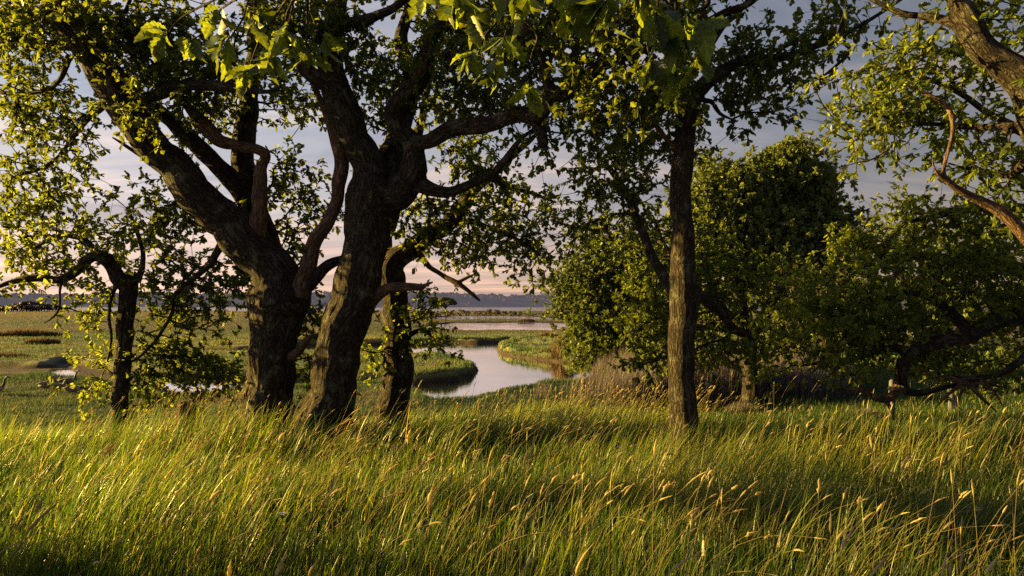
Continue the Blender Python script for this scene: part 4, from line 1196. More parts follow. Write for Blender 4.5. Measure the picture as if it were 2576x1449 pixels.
# trees and brambles added out of view at the left, only to shade the meadow
PXL = lambda x, Y: PW / 2 + x / Y * FPX
PYZ = lambda z, Y: HOR - (z - CAM_H) / Y * FPX
def shade_tree(x, Y, zc, rx, rz, ry, n, label, seed, mat, name="oak_tree", cat="tree", w=0.26):
    b = 223.0 * 7.7 / Y
    tips = [(PXL(x + q * rx, Y), PYZ(zc + r * rz, Y), Y + u * ry) for q, r, u in ((0, .6, 0), (-.5, .2, .4), (.5, .3, -.4), (.1, 0, .6), (-.2, .1, -.6))]
    gz_ = GZ(x, Y)
    L = [f"{PXL(x, Y)},{PYZ(gz_ - .15, Y)},{Y},{w * FPX / Y}; {PXL(x + .05, Y)},{PYZ(gz_ + (zc - gz_) * .4, Y)},{Y},{w * .8 * FPX / Y}; {PXL(x + (0.1), Y)},{PYZ(gz_ + (zc - gz_) * .7, Y)},{Y},{w * .6 * FPX / Y}; {tx},{ty},{tY},{w * .2 * FPX / Y}" for tx, ty, tY in tips]
    B = []
    g = np.random.default_rng(seed)
    for k in range(9):
        d = unit(g.normal(size=3)) * g.uniform(.2, .75)
        B.append((PXL(x + d[0] * rx, Y), PYZ(zc + d[2] * rz, Y), rx * .5 * FPX / Y, rz * .5 * FPX / Y, Y + d[1] * ry, ry * .5, n // 9))
    return build_tree(name, label, (x, Y, gz_), L, B, (BARK, mat, DEADW), seed=seed, voxel=0.025, dens=1.0, per=8, size=0.12, lod='low', seg=0.3, cat=cat)
shade_tree(-14.0, 7.8, 4.1, 1.8, 1.3, 1.5, 720, "young oak added out of view left of the meadow to shade it", 53, LEAF)
shade_tree(-12.0, 4.7, 3.5, 1.6, .9, .8, 380, "small hawthorn added out of view at the near left to shade the grass", 59, LEAF, "shade_hawthorn", w=0.16)
shade_tree(-6.4, 4.0, 0.8, 1.1, .85, 1.3, 520, "low bramble thicket added just out of view at the left for its shade", 61, LEAF_DEEP, "shade_bramble", "bush", 0.05)
# ================================================================== grasses
def blade_mat(name, stops, trans, tfac=0.35, rootshade=0.35, spec=0.3, rough=0.5):
    m, t = new_mat(name)
    a = t.add("ShaderNodeAttribute", attribute_name="tint")
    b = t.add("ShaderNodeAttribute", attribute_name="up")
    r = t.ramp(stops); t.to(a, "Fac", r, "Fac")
    rr = t.ramp([(0, (rootshade,) * 3), (0.55, (0.9,) * 3), (1, (1.15,) * 3)]); t.to(b, "Fac", rr, "Fac")  # shade low between the stems painted in as darker roots
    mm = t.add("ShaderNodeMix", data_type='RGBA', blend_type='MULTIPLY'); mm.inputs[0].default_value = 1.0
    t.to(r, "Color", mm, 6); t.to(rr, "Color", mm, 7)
    m3 = t.add("ShaderNodeMix", data_type='RGBA', blend_type='MULTIPLY'); m3.inputs[0].default_value = 1.0
    t.to(mm, 2, m3, 6); m3.inputs[7].default_value = (*trans, 1)
    p = t.add("ShaderNodeBsdfPrincipled", i_Roughness=rough); p.inputs["Specular IOR Level"].default_value = spec
    t.to(mm, 2, p, "Base Color")
    tr = t.add("ShaderNodeBsdfTranslucent"); t.to(m3, 2, tr, "Color")
    mx = t.add("ShaderNodeMixShader"); mx.inputs[0].default_value = tfac
    t.to(p, 0, mx, 1); t.to(tr, 0, mx, 2)
    o = t.add("ShaderNodeOutputMaterial"); t.to(mx, 0, o, 0)
    return m

def curve_pts(R, h, az, lean, k, pw=1.9):
    """points along wind bent stalks, (n,k,3), and their unit side vectors"""
    t = np.linspace(0, 1, k)[None, :]
    ang = lean[:, None] * t ** (pw - 1)                       # tilt from vertical
    dt = 1.0 / (k - 1)
    st = np.sin(ang) * h[:, None]; ct = np.cos(ang) * h[:, None]
    hx = np.concatenate([np.zeros((len(R), 1)), np.cumsum((st[:, 1:] + st[:, :-1]) / 2 * dt, 1)], 1)
    hz = np.concatenate([np.zeros((len(R), 1)), np.cumsum((ct[:, 1:] + ct[:, :-1]) / 2 * dt, 1)], 1)
    X = R[:, None, 0] + hx * np.cos(az)[:, None]
    Y = R[:, None, 1] + hx * np.sin(az)[:, None]
    Z = R[:, None, 2] + hz
    return np.stack([X, Y, Z], -1)

def blades(name, R, h, az, lean, w, tint, mat, k=5, g=None, kind_label=None):
    P = curve_pts(R, h, az, lean, k)
    n = len(R)
    sa = az + math.pi / 2 + g.normal(0, 0.9, n)
    S = np.stack([np.cos(sa), np.sin(sa), np.zeros(n)], 1)[:, None, :]
    t = np.linspace(0, 1, k)
    wd = (w[:, None] * np.clip(1.15 - t, 0.0, 1)[None, :] ** 0.7 * np.array([1.0] * (k - 1) + [0.12])[None, :])[..., None] / 2
    V = np.stack([P - S * wd, P + S * wd], 2)                # n,k,2,3
    base = (np.arange(n) * 2 * k)[:, None]
    i = np.arange(k - 1)[None, :] * 2
    q = np.stack([base + i, base + i + 1, base + i + 3, base + i + 2], -1).reshape(-1, 4)
    lo, cn = quads(q)
    up = np.tile(np.repeat(t, 2), n)
    return np_mesh(name, V.reshape(-1, 3), lo, cn, mat, None, True, {"tint": np.repeat(tint, 2 * k), "up": up})

def scatter(y0, y1, dens, g, xf=0.80, xm=1.6):
    """random points on the meadow between two depths"""
    W1 = xf * y1 + xm
    n = int(dens * 2 * W1 * (y1 - y0))
    x = g.uniform(-W1, W1, n); y = g.uniform(y0, y1, n)
    k = np.abs(x) < xf * y + xm
    return x[k], y[k]

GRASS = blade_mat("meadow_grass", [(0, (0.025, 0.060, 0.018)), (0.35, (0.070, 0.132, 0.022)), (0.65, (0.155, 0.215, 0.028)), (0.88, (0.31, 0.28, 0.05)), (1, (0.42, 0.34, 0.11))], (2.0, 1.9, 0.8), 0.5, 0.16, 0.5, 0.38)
g = np.random.default_rng(101)
WIND = 0.12
EDGE_X, EDGE_Y = [-6.0, -4.2, -2.6, -1.2, 0.3, 1.0], [10.6, 11.6, 13.2, 14.2, 15.4, 16.2]
TREES = [(-3.4, 9.6, .75), (-2.55, 9.2, .75), (-1.85, 10.8, .5), (2.0, 7.9, .42), (-5.85, 10.2, .4)]
def grass_layer(bands, g, hill):
    xs, ys_ = [], []
    for (y0, y1, dn) in bands:
        a, b = scatter(y0, y1, dn, g)
        xs.append(a); ys_.append(b)
    if hill:                                        # the meadow runs on to the hedge trees on the right
        a = g.uniform(2.5, 32, hill); b = g.uniform(17.6, 34, hill)
        kk = (a < 0.85 * b + 2) & (a > 2.6 + (b - 17) * 0.1)
        xs.append(a[kk]); ys_.append(b[kk])
    x = np.concatenate(xs); y = np.concatenate(ys_)
    z = ground_z(x, y)
    k = (meadow_w(x, y) > 0.5) & (z > -0.95)
    return x[k], y[k], z[k]

def edge_fade(x, y):
    return np.where(x < 1.5, np.interp(np.interp(x, EDGE_X, EDGE_Y) - y, [-1.0, 0.5, 3.0], [0.35, 0.5, 1.0]), np.interp(y, [10.5, 14.5, 16.5], [1.0, 0.45, 0.3]) * (1 - sstep(4, 7, x)) + sstep(4, 7, x))

def cool_zone(x, y):  # shorter grass at the right; its cool shade is painted into the tint
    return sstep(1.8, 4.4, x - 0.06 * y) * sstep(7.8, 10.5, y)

# dense short green sward
x, y, z = grass_layer([(0.9, 2.4, 1300), (2.4, 4.5, 1300), (4.5, 7.5, 800), (7.5, 11, 520), (11, 17.6, 330)], g, 30000)
n = len(x)
clump = n2(x, y, 1.3, 61); gust = n2(x, y, 0.5, 64)
h = (0.13 + 0.22 * clump) * g.uniform(0.6, 1.3, n) * edge_fade(x, y)
w = g.uniform(0.0030, 0.0070, n) * np.interp(y, [0, 3, 8, 16, 30], [0.9, 1, 1.5, 2.6, 5])
broadl = (g.uniform(0, 1, n) < 0.012) & (y < 7)
w = np.where(broadl, g.uniform(0.018, 0.04, n), w)
straw = g.uniform(0, 1, n) < 0.05
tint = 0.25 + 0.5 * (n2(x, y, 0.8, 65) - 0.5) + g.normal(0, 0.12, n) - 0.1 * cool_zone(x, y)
tint = np.where(straw, g.uniform(0.8, 1, n), tint)
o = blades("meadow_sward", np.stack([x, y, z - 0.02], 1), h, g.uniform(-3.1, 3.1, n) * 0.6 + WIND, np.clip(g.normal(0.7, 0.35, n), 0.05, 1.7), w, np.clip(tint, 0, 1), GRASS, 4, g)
tag(o, "short dense green grass forming the floor of the meadow", "grass", kind="stuff")
print("sward", n)

# tall wind bent grass standing above it in drifts
x, y, z = grass_layer([(0.9, 2.4, 420), (2.4, 4.5, 560), (4.5, 7.5, 430), (7.5, 11, 340), (11, 17.6, 270)], g, 30000)
drift = n2(x, y, 0.55, 71, 3); tuft = n2(x, y, 2.6, 72, 2)
near_t = np.zeros(len(x))
for (tx_, ty_, tr_) in TREES:
    near_t = np.maximum(near_t, np.exp(-(((x - tx_) / (tr_ + .35)) ** 2 + ((y - ty_) / (tr_ + .35)) ** 2)))
k = g.uniform(0, 1, len(x)) < np.clip(0.12 + 2.8 * (drift - 0.40) + 1.6 * (tuft - 0.5) + 0.4 * near_t, 0.06, 1)
x, y, z, drift, tuft, near_t = x[k], y[k], z[k], drift[k], tuft[k], near_t[k]
n = len(x)
gust = n2(x, y, 0.5, 64)
h = (0.36 + 0.42 * (drift - 0.3) + 0.2 * tuft) * g.uniform(0.55, 1.3, n) * edge_fade(x, y) * np.interp(y, [0, 3, 9, 16], [0.85, 1.0, 1.0, 0.9]) * (1 - 0.1 * near_t)
h *= 1 - 0.6 * cool_zone(x, y)
h *= 1 + 0.9 * sstep(-2.3, -3.2, x + 0.42 * (3.0 - y)) * sstep(5.0, 3.8, y)  # taller grass added past the left edge to shade the near corner
az = WIND + g.normal(0, 0.5, n) + (gust - 0.5) * 0.8
lean = np.clip(0.5 + gust * 0.9 + g.normal(0, 0.32, n), 0.05, 2.2)
w = np.exp(g.normal(math.log(0.0042), 0.35, n)) * np.interp(y, [0, 3, 8, 16, 30], [0.9, 1, 1.4, 2.4, 5])
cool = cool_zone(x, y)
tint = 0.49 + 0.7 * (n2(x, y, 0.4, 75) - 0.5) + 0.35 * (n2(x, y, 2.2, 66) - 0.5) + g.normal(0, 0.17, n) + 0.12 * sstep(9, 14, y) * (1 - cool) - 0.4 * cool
tint = np.where(g.uniform(0, 1, n) < 0.07 * (1 - cool), g.uniform(0.85, 1, n), tint)
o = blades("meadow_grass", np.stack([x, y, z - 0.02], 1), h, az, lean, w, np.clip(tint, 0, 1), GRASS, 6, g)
tag(o, "tall green and golden meadow grass bent by the wind around the oaks", "grass", kind="stuff")
print("grass blades", n)

# ------------------------------------------------------------------ flowering stalks with seed heads
HEAD = blade_mat("seed_head", [(0, (0.20, 0.18, 0.08)), (0.5, (0.38, 0.33, 0.15)), (1, (0.52, 0.47, 0.26))], (1.3, 1.15, 0.7), 0.45, 0.75, 0.15, 0.8)
def seed_stalks(name, x, y, z, g, k=6, sides=5):
    n = len(x)
    gust = n2(x, y, 0.5, 64)
    h = g.uniform(0.55, 0.88, n) * (0.8 + 0.35 * n2(x, y, 0.9, 61)) * np.interp(y, [0, 3, 16], [0.95, 1, 0.92])
    az = WIND + g.normal(0, 0.55, n) + (gust - .5) * 0.5
    lean = np.clip(0.4 + gust * 1.0 + g.normal(0, 0.38, n), 0.05, 2.1)
    P = curve_pts(np.stack([x, y, z], 1), h, az, np.clip(lean, 0, 1.9), k, 1.55)
    T = unit(np.gradient(P, axis=1))
    wst = np.interp(y, [0, 4, 16], [0.0013, 0.0015, 0.0030])[:, None] * np.linspace(1.15, 0.7, k)[None]
    a = np.linspace(0, 2 * math.pi, 3, endpoint=False)
    side = unit(np.cross(T, np.array([0.2, 0.9, 0.1])))
    oth = np.cross(T, side)
    V1 = P[:, :, None] + (side[:, :, None] * np.cos(a)[None, None, :, None] + oth[:, :, None] * np.sin(a)[None, None, :, None]) * wst[:, :, None, None]
    base = (np.arange(n) * k * 3)[:, None, None]
    i = np.arange(k - 1)[None, :, None] * 3; j = np.arange(3)[None, None, :]; j2 = (j + 1) % 3
    q1 = np.stack([base + i + j, base + i + j2, base + i + 3 + j2, base + i + 3 + j], -1).reshape(-1, 4)
    tint = np.clip(g.normal(0.45, 0.3, n), 0, 1)
    # heads: a bristly spindle that carries on past the stalk tip
    prof = np.array([0.15, 0.65, 0.9, 1.0, 0.9, 0.85, 0.65, 0.45, 0.08])
    m = len(prof)
    hl = g.uniform(0.05, 0.10, n) * np.interp(y, [0, 3, 6, 16], [1.3, 1.2, 1, 1.2])
    loose = g.uniform(0, 1, n) < 0.22
    hl *= np.exp(g.normal(0, 0.28, n))
    hr = np.where(loose, g.uniform(0.005, 0.009, n), g.uniform(0.0026, 0.0050, n)) * np.interp(y, [0, 3, 6, 16], [1.35, 1.25, 1.15, 1.9])
    d = T[:, -1]
    d2 = unit(d + np.stack([np.cos(az), np.sin(az), -0.5 * np.ones(n)], 1) * g.uniform(0.1, 0.6, n)[:, None])
    tt = np.linspace(0, 1, m)[None, :, None]
    C = P[:, -1][:, None] + hl[:, None, None] * (tt * d[:, None] * (1 - tt * 0.5) + tt * tt * 0.5 * d2[:, None])
    a = np.linspace(0, 2 * math.pi, sides, endpoint=False)
    sd_ = side[:, -1]; ot = oth[:, -1]
    rough = np.where(loose[:, None, None], g.uniform(0.15, 1.5, (n, m, sides)), g.uniform(0.6, 1.4, (n, m, sides)))
    V2 = C[:, :, None] + (sd_[:, None, None] * np.cos(a)[None, None, :, None] + ot[:, None, None] * np.sin(a)[None, None, :, None]) * (hr[:, None, None] * prof[None, :, None] * rough)[..., None]
    b0 = n * k * 3
    base = (np.arange(n) * m * sides)[:, None, None] + b0
    i = np.arange(m - 1)[None, :, None] * sides; j = np.arange(sides)[None, None, :]; j2 = (j + 1) % sides
    q2 = np.stack([base + i + j, base + i + j2, base + i + sides + j2, base + i + sides + j], -1).reshape(-1, 4)
    V = np.vstack([V1.reshape(-1, 3), V2.reshape(-1, 3)])
    lo, cn = quads(np.vstack([q1, q2]))
    ti = np.concatenate([np.repeat(0.05 + tint * 0.5, k * 3), np.repeat(0.4 + tint * 0.6, m * sides)])
    up = np.concatenate([np.tile(np.repeat(np.linspace(0.2, 1, k), 3), n), np.ones(n * m * sides)])
    return np_mesh(name, V, lo, cn, HEAD, None, True, {"tint": np.clip(ti, 0, 1), "up": up})

xs, ys_ = [], []
for (y0, y1, dn) in [(1.6, 4.2, 46), (4.2, 9, 24), (9, 16.4, 20)]:
    a, b = scatter(y0, y1, dn, g)
    xs.append(a); ys_.append(b)
x = np.concatenate(xs); y = np.concatenate(ys_)
ee = np.interp(x, EDGE_X, EDGE_Y) - y
pr = n2(x, y, 0.7, 68) * 1.5 - 0.25 + 0.25 * sstep(-2, 2, x)
kk = (meadow_w(x, y) > 0.6) & (g.uniform(0, 1, len(x)) < pr * (1 - 0.93 * cool_zone(x, y))) & (ee > np.where(x > 1.2, np.where(x < 5, 1.2, -0.5), 1.6))
x, y = x[kk], y[kk]
o = seed_stalks("grass_seed_heads", x, y, ground_z(x, y), g)
tag(o, "golden feathery seed heads nodding on thin stalks above the meadow grass", "seed heads", kind="stuff")
print("seed heads", len(x))

# ------------------------------------------------------------------ purple brown rushes along the creek
RUSH = blade_mat("rush", [(0, (0.08, 0.078, 0.088)), (0.5, (0.14, 0.128, 0.14)), (1, (0.22, 0.19, 0.19))], (1.0, 0.9, 0.8), 0.2, 0.5, 0.15, 0.8)
n = 110000
px = g.uniform(1175, 2140, n); Y = g.uniform(15.8, 22.5, n)
x = (px - PW / 2) / FPX * Y
front = np.interp(px, [1175, 1260, 1400, 1560, 1700, 2140], [19.0, 18.0, 17.0, 16.2, 16.2, 17.5])
dense = np.clip((n2(x, Y, 0.8, 81) - 0.25) * 2.2, 0, 1)
zz_ = ground_z(x, Y)
kk = (Y > front + g.normal(0, 0.35, n)) & (zz_ > -0.98) & (g.uniform(0, 1, n) < dense)
x, Y, px, zz_ = x[kk], Y[kk], px[kk], zz_[kk]
n = len(x)
h = np.interp(px, [1175, 1260, 1400, 1470, 1600, 1950, 2140], [0.08, 0.18, 0.34, 0.62, 0.95, 0.95, 0.55]) * 1.3 * g.uniform(0.6, 1.2, n) * (0.75 + 0.5 * n2(x, Y, 0.7, 82))
o = blades("creek_rushes", np.stack([x, Y, zz_ - 0.03], 1), h, WIND + g.normal(0, 0.8, n), np.clip(g.normal(0.45, 0.25, n), 0.02, 1.3), g.uniform(0.008, 0.014, n),
           np.clip(g.normal(0.5, 0.22, n), 0, 1), RUSH, 4, g)
tag(o, "dusky purple brown rushes massed along the near bank of the creek", "rushes", kind="stuff")

# ------------------------------------------------------------------ low salt marsh plants
MARSH = blade_mat("marsh_plants", [(0, (0.05, 0.095, 0.07)), (0.3, (0.085, 0.150, 0.085)), (0.55, (0.13, 0.195, 0.085)), (0.8, (0.24, 0.225, 0.11)), (1, (0.29, 0.235, 0.13))], (1.1, 1.1, 0.7), 0.25, 0.55, 0.2, 0.7)
n = 360000
px = g.uniform(-260, 2300, n); py = 775.5 + 310 * g.uniform(0, 1, n) ** 1.3
pys = np.linspace(774, 1090, 3000)
Y = np.interp(py, pys, np.array([ground_pt(0, q, -0.78)[1] for q in pys]))
x = (px - PW / 2) / FPX * Y
# thicker growth leaning over the edges of the banks
m = 500000
Yb = g.uniform(17, 60, m); xb = g.uniform(-0.8, 0.35, m) * Yb
wb = water_sd(xb, Yb)
kb = (wb > -0.55) & (wb < 0.02)
x = np.concatenate([x, xb[kb]]); Y = np.concatenate([Y, Yb[kb]])
y = Y
kk = (Y < 300) & (meadow_w(x, Y) < 0.75)
x, y = x[kk], y[kk]
wd = water_sd(x, y)
z = ground_z(x, y, wd)
mudd = np.maximum(sdist(MUDS[0], x, y), sdist(MUDS[1], x, y))
kk = (mudd < -0.15) & (z > -1.12) & (wd < np.interp(y, [40, 80, 200], [0.02, -0.6, -2]))
x, y, z, wd = x[kk], y[kk], z[kk], wd[kk]
n = len(x)
h = (0.05 + 0.15 * n2(x, y, 0.8, 91) ** 1.5) * g.uniform(0.6, 1.4, n) * np.interp(y, [16, 40, 80, 300], [0.8, 1.1, 0.8, 1.2])
ridge = np.exp(-((wd + 0.5) / 0.45) ** 2)
h *= 1 + 0.7 * ridge
w = np.interp(y, [16, 30, 60, 120, 300], [0.016, 0.026, 0.06, 0.15, 0.5]) * g.uniform(0.6, 1.4, n)
tt = 0.36 + 1.3 * (n2(x, y / np.interp(y, [20, 200], [1, 3]), 0.16, 93, 3) - 0.5) + 0.7 * (n2(x, y, 0.6, 94, 2) - 0.5) + g.normal(0, 0.10, n)
tt += 0.25 * sstep(20, 45, y) - 0.22 * (1 - sstep(19, 26, y)) + 0.35 * sstep(120, 220, y) * (x < 0)
o = blades("marsh_plants", np.stack([x, y, z - 0.02], 1), h, g.uniform(-3.14, 3.14, n), np.clip(np.abs(g.normal(0.5, 0.35, n)), 0, 1.4), w, np.clip(tt, 0, 1), MARSH, 3, g)
tag(o, "low grey green salt marsh plants covering the banks and islands of the creek", "marsh plants", kind="stuff")
print("marsh", n)

# ------------------------------------------------------------------ rusty tussocks
TUSS = blade_mat("dry_tussock", [(0, (0.085, 0.066, 0.048)), (0.5, (0.155, 0.120, 0.085)), (1, (0.24, 0.19, 0.13))], (1.2, 1.0, 0.7), 0.3, 0.45, 0.15, 0.8)
def tussock(label, px, py, wpx, hpx, seed, name="grass_tussock", mat=TUSS, fl=0.5, zb=-0.85):
    gg = np.random.default_rng(seed)
    x0, y0 = ground_pt(px, py, zb)
    r = wpx / 2 * y0 / FPX; hh = hpx * y0 / FPX
    n = int(420 + 5 * wpx)
    a = gg.uniform(0, 6.283, n); rr = np.sqrt(gg.uniform(0, 1, n))
    x = x0 + np.cos(a) * rr * r; y = y0 + np.sin(a) * rr * max(r * fl, 0.25)
    z = ground_z(x, y)
    k = z > -1.1
    x, y, z, a, rr = x[k], y[k], z[k], a[k], rr[k]
    n = len(x)
    o = blades(name, np.stack([x, y, z - 0.03], 1), hh * gg.uniform(0.6, 1.15, n) * (1.1 - 0.5 * rr ** 2), np.where(gg.uniform(0, 1, n) < .5, a, gg.normal(0.1, .6, n)), np.clip(gg.normal(0.4, 0.25, n), 0, 1.3),
               np.full(n, max(0.008, 1.6 * y0 / FPX)), np.clip(gg.normal(0.5, 0.25, n), 0, 1), mat, 4, gg)
    o.data.transform(__import__("mathutils").Matrix.Translation((-x0, -y0, 0)))
    o.location = (x0, y0, 0)
    tag(o, label, "grass clump")
tussock("large rusty clump of dry grass on the creek bank beside the rounded oak", 1404, 891, 84, 46, 1, zb=-0.8)
tussock("long rusty tussock across the left marsh, the farther of two", 62, 846, 190, 22, 2, fl=0.12)
tussock("shorter rusty tussock in the left marsh, the nearer of two", 105, 866, 95, 20, 3, fl=0.2)
tussock("small rusty mound of grass between the far strips of water", 1324, 806, 44, 8, 4)
tussock("brown tussock on the grassy point behind the creek", 1378, 845, 52, 12, 5)
tussock("pale rusty patch low on the left marsh edge behind the tussocks", 20, 900, 120, 16, 6, fl=0.2)
tussock("mixed straw and green tussock in the grass below the low oak's dead branch", 2370, 1040, 110, 40, 7, zb=-0.5, mat=GRASS)
tussock("dull purple tussock right of the straight lichened oak", 1870, 1020, 90, 38, 8, zb=-0.6, mat=RUSH)
tussock("dull tussock under the tip of the bright dead crook", 2180, 1030, 90, 34, 9, zb=-0.5, mat=RUSH)
# ================================================================== geese, boats, posts, stump, flower
def vcol_mat(name, stops, rough=0.75):
    m, t = new_mat(name)
    a = t.add("ShaderNodeAttribute", attribute_name="part")
    r = t.ramp(stops, 'LINEAR'); t.to(a, "Fac", r, "Fac")
    co = t.add("ShaderNodeTexCoord")
    n = t.add("ShaderNodeTexNoise", i_Scale=40.0, i_Detail=3.0); t.to(co, "Object", n, "Vector")
    rr = t.ramp([(0.3, (0.7,) * 3), (0.7, (1.25,) * 3)]); t.to(n, "Fac", rr, "Fac")
    mm = t.add("ShaderNodeMix", data_type='RGBA', blend_type='MULTIPLY'); mm.inputs[0].default_value = 1
    t.to(r, "Color", mm, 6); t.to(rr, "Color", mm, 7)
    p = t.add("ShaderNodeBsdfPrincipled", i_Roughness=rough); t.to(mm, 2, p, "Base Color")
    o = t.add("ShaderNodeOutputMaterial"); t.to(p, 0, o, 0)
    return m

GOOSE = vcol_mat("goose_plumage", [(0, (0.30, 0.27, 0.24)), (0.12, (0.12, 0.095, 0.078)), (0.45, (0.19, 0.155, 0.13)), (0.54, (0.36, 0.33, 0.30)), (0.60, (0.012, 0.012, 0.012)), (0.80, (0.012, 0.012, 0.012)), (0.84, (0.55, 0.55, 0.52)), (0.90, (0.5, 0.5, 0.48)), (0.93, (0.012, 0.012, 0.012)), (1, (0.015, 0.015, 0.015))])
GOSL = vcol_mat("gosling_down", [(0, (0.24, 0.21, 0.15)), (0.4, (0.17, 0.145, 0.10)), (0.7, (0.26, 0.23, 0.13)), (0.93, (0.22, 0.2, 0.12)), (0.96, (0.02, 0.02, 0.02)), (1, (0.02, 0.02, 0.02))])
LEGM = plain_mat("goose_leg", (0.015, 0.015, 0.015), (0.03, 0.03, 0.03), 30)

def bird(label, px, py, zg, pts, mat, rot, scale, group, legs=True):
    """pts: centre line tail to bill: x, z, half width, half height, colour key"""
    x0, y0 = ground_pt(px, py, zg)
    z0 = GZ(x0, y0)
    root = thing("goose" if mat is GOOSE else "gosling", label, "goose" if mat is GOOSE else "gosling", (x0, y0, z0), group)
    P = np.array(pts, dtype=float)
    A = np.column_stack([P[:, 0], np.zeros(len(P)), P[:, 1], np.full(len(P), .01), P[:, 2], P[:, 3], P[:, 4]])
    u = np.linspace(0, len(P) - 1, 90)
    def cr(c):
        out = np.empty(len(u))
        for i, v in enumerate(u):
            k = min(int(v), len(P) - 2); f = v - k
            p0, p1, p2, p3 = c[max(k - 1, 0)], c[k], c[k + 1], c[min(k + 2, len(P) - 1)]
            out[i] = 0.5 * (2 * p1 + (p2 - p0) * f + (2 * p0 - 5 * p1 + 4 * p2 - p3) * f * f + (3 * p1 - p0 - 3 * p2 + p3) * f ** 3)
        return out
    cx, cz, hw, hh, key = cr(P[:, 0]), cr(P[:, 1]), np.maximum(cr(P[:, 2]), .002), np.maximum(cr(P[:, 3]), .002), np.interp(u, np.arange(len(P)), P[:, 4])
    tx, tz = np.gradient(cx), np.gradient(cz)
    ln = np.hypot(tx, tz) + 1e-9; tx /= ln; tz /= ln
    sd = 16
    a = np.linspace(0, 2 * math.pi, sd, endpoint=False)
    V = np.empty((90, sd, 3))
    V[:, :, 0] = cx[:, None] - tz[:, None] * np.sin(a)[None] * hh[:, None]
    V[:, :, 1] = np.cos(a)[None] * hw[:, None]
    V[:, :, 2] = cz[:, None] + tx[:, None] * np.sin(a)[None] * hh[:, None]
    c, s = math.cos(rot), math.sin(rot)
    V *= scale
    W_ = np.stack([V[..., 0] * c - V[..., 1] * s, V[..., 0] * s + V[..., 1] * c, V[..., 2]], -1).reshape(-1, 3) + np.array([x0, y0, z0])
    i0 = np.arange(89)[:, None] * sd; j = np.arange(sd)[None]; j2 = (j + 1) % sd
    q = np.stack([i0 + j, i0 + j2, i0 + sd + j2, i0 + sd + j], -1).reshape(-1, 4)
    lo, cn = quads(q)
    lo = np.concatenate([lo, np.arange(sd)[::-1], np.arange(sd) + 89 * sd]); cn = np.concatenate([cn, [sd, sd]])
    np_mesh("body", W_, lo, cn, mat, root, True, {"part": np.repeat(key, sd)})
    for sgn in (-1, 1):                                          # folded wings
        k = 26
        t = np.linspace(0, 1, k)
        L = np.column_stack([np.interp(t, [0, 1], [-0.30, 0.16]), np.full(k, sgn * 0.112), 0.27 + 0.03 * np.sin(t * 3.1), 0.058 * np.sin(np.clip(t, .02, .98) * math.pi) ** 0.6])
        tb = Tubes(); tb.add(L, 10)
        V = np.vstack(tb.v)
        V[:, 1] = sgn * 0.112 + (V[:, 1] - sgn * 0.112) * 0.45
        V *= scale
        V = np.stack([V[:, 0] * c - V[:, 1] * s, V[:, 0] * s + V[:, 1] * c, V[:, 2]], -1) + np.array([x0, y0, z0])
        np_mesh("wing", V, np.concatenate(tb.l), np.concatenate(tb.c), mat, root, True, {"part": np.full(len(V), 0.2)})
        tb = Tubes()
        px_, py_ = 0.02 * scale, sgn * 0.06 * scale
        lx, ly = x0 + px_ * c - py_ * s, y0 + px_ * s + py_ * c
        tb.add(np.array([[lx, ly, z0 + 0.16 * scale, .014 * scale], [lx - .01 * c, ly, z0 + 0.08 * scale, .009 * scale], [lx, ly, z0 + 0.005, .008 * scale], [lx + .07 * scale * c, ly + .07 * scale * s, z0 + 0.004, .012 * scale]]), 6)
        tb.build("leg", LEGM, root)

UPR = [(-0.44, 0.27, .012, .010, 0), (-0.36, 0.265, .05, .035, .04), (-0.24, 0.255, .11, .085, .15), (-0.05, 0.25, .14, .125, .3), (0.12, 0.265, .125, .12, .42), (0.22, 0.31, .085, .085, .53), (0.265, 0.38, .045, .047, .60), (0.29, 0.48, .033, .034, .68), (0.315, 0.58, .030, .031, .76), (0.35, 0.645, .036, .038, .84), (0.395, 0.655, .034, .034, .89), (0.43, 0.645, .018, .016, .95), (0.48, 0.632, .010, .006, 1)]
FED = [(-0.44, 0.27, .012, .010, 0), (-0.36, 0.265, .05, .035, .04), (-0.24, 0.255, .11, .085, .15), (-0.05, 0.25, .14, .125, .3), (0.12, 0.25, .125, .12, .42), (0.23, 0.27, .08, .08, .53), (0.30, 0.305, .042, .045, .60), (0.38, 0.31, .034, .034, .68), (0.45, 0.26, .031, .031, .76), (0.48, 0.20, .037, .036, .84), (0.485, 0.155, .033, .032, .89), (0.485, 0.12, .017, .017, .95), (0.485, 0.075, .009, .007, 1)]
BABY = [(-0.30, 0.20, .02, .02, 0), (-0.24, 0.205, .07, .06, .1), (-0.10, 0.21, .12, .11, .3), (0.06, 0.22, .11, .105, .5), (0.15, 0.26, .07, .075, .6), (0.19, 0.33, .045, .045, .7), (0.215, 0.39, .045, .045, .8), (0.255, 0.40, .04, .04, .92), (0.29, 0.392, .018, .014, .97), (0.32, 0.388, .008, .006, 1)]
GG = "geese resting with young on the left marsh"
bird("grey brown goose with its black neck raised, standing behind the goslings", 170, 968, -0.98, UPR, GOOSE, 0.25, 0.80, GG)
bird("nearest goose bending its black neck down to graze beside the goslings", 185, 984, -0.97, FED, GOOSE, 0.0, 0.80, GG)
bird("goose at the left edge of the picture with its black neck held up", -14, 988, -0.97, UPR, GOOSE, 0.2, 0.86, GG)
bird("fluffy gosling farthest left of the family beside the geese", 118, 978, -0.97, BABY, GOSL, 0.1, 0.85, GG)
bird("gosling between the leftmost gosling and the grazing goose", 148, 979, -0.97, BABY, GOSL, 0.0, 0.92, GG)
bird("gosling farther back, head just above the leftmost gosling's back", 136, 968, -0.98, BABY, GOSL, 0.3, 0.8, GG)

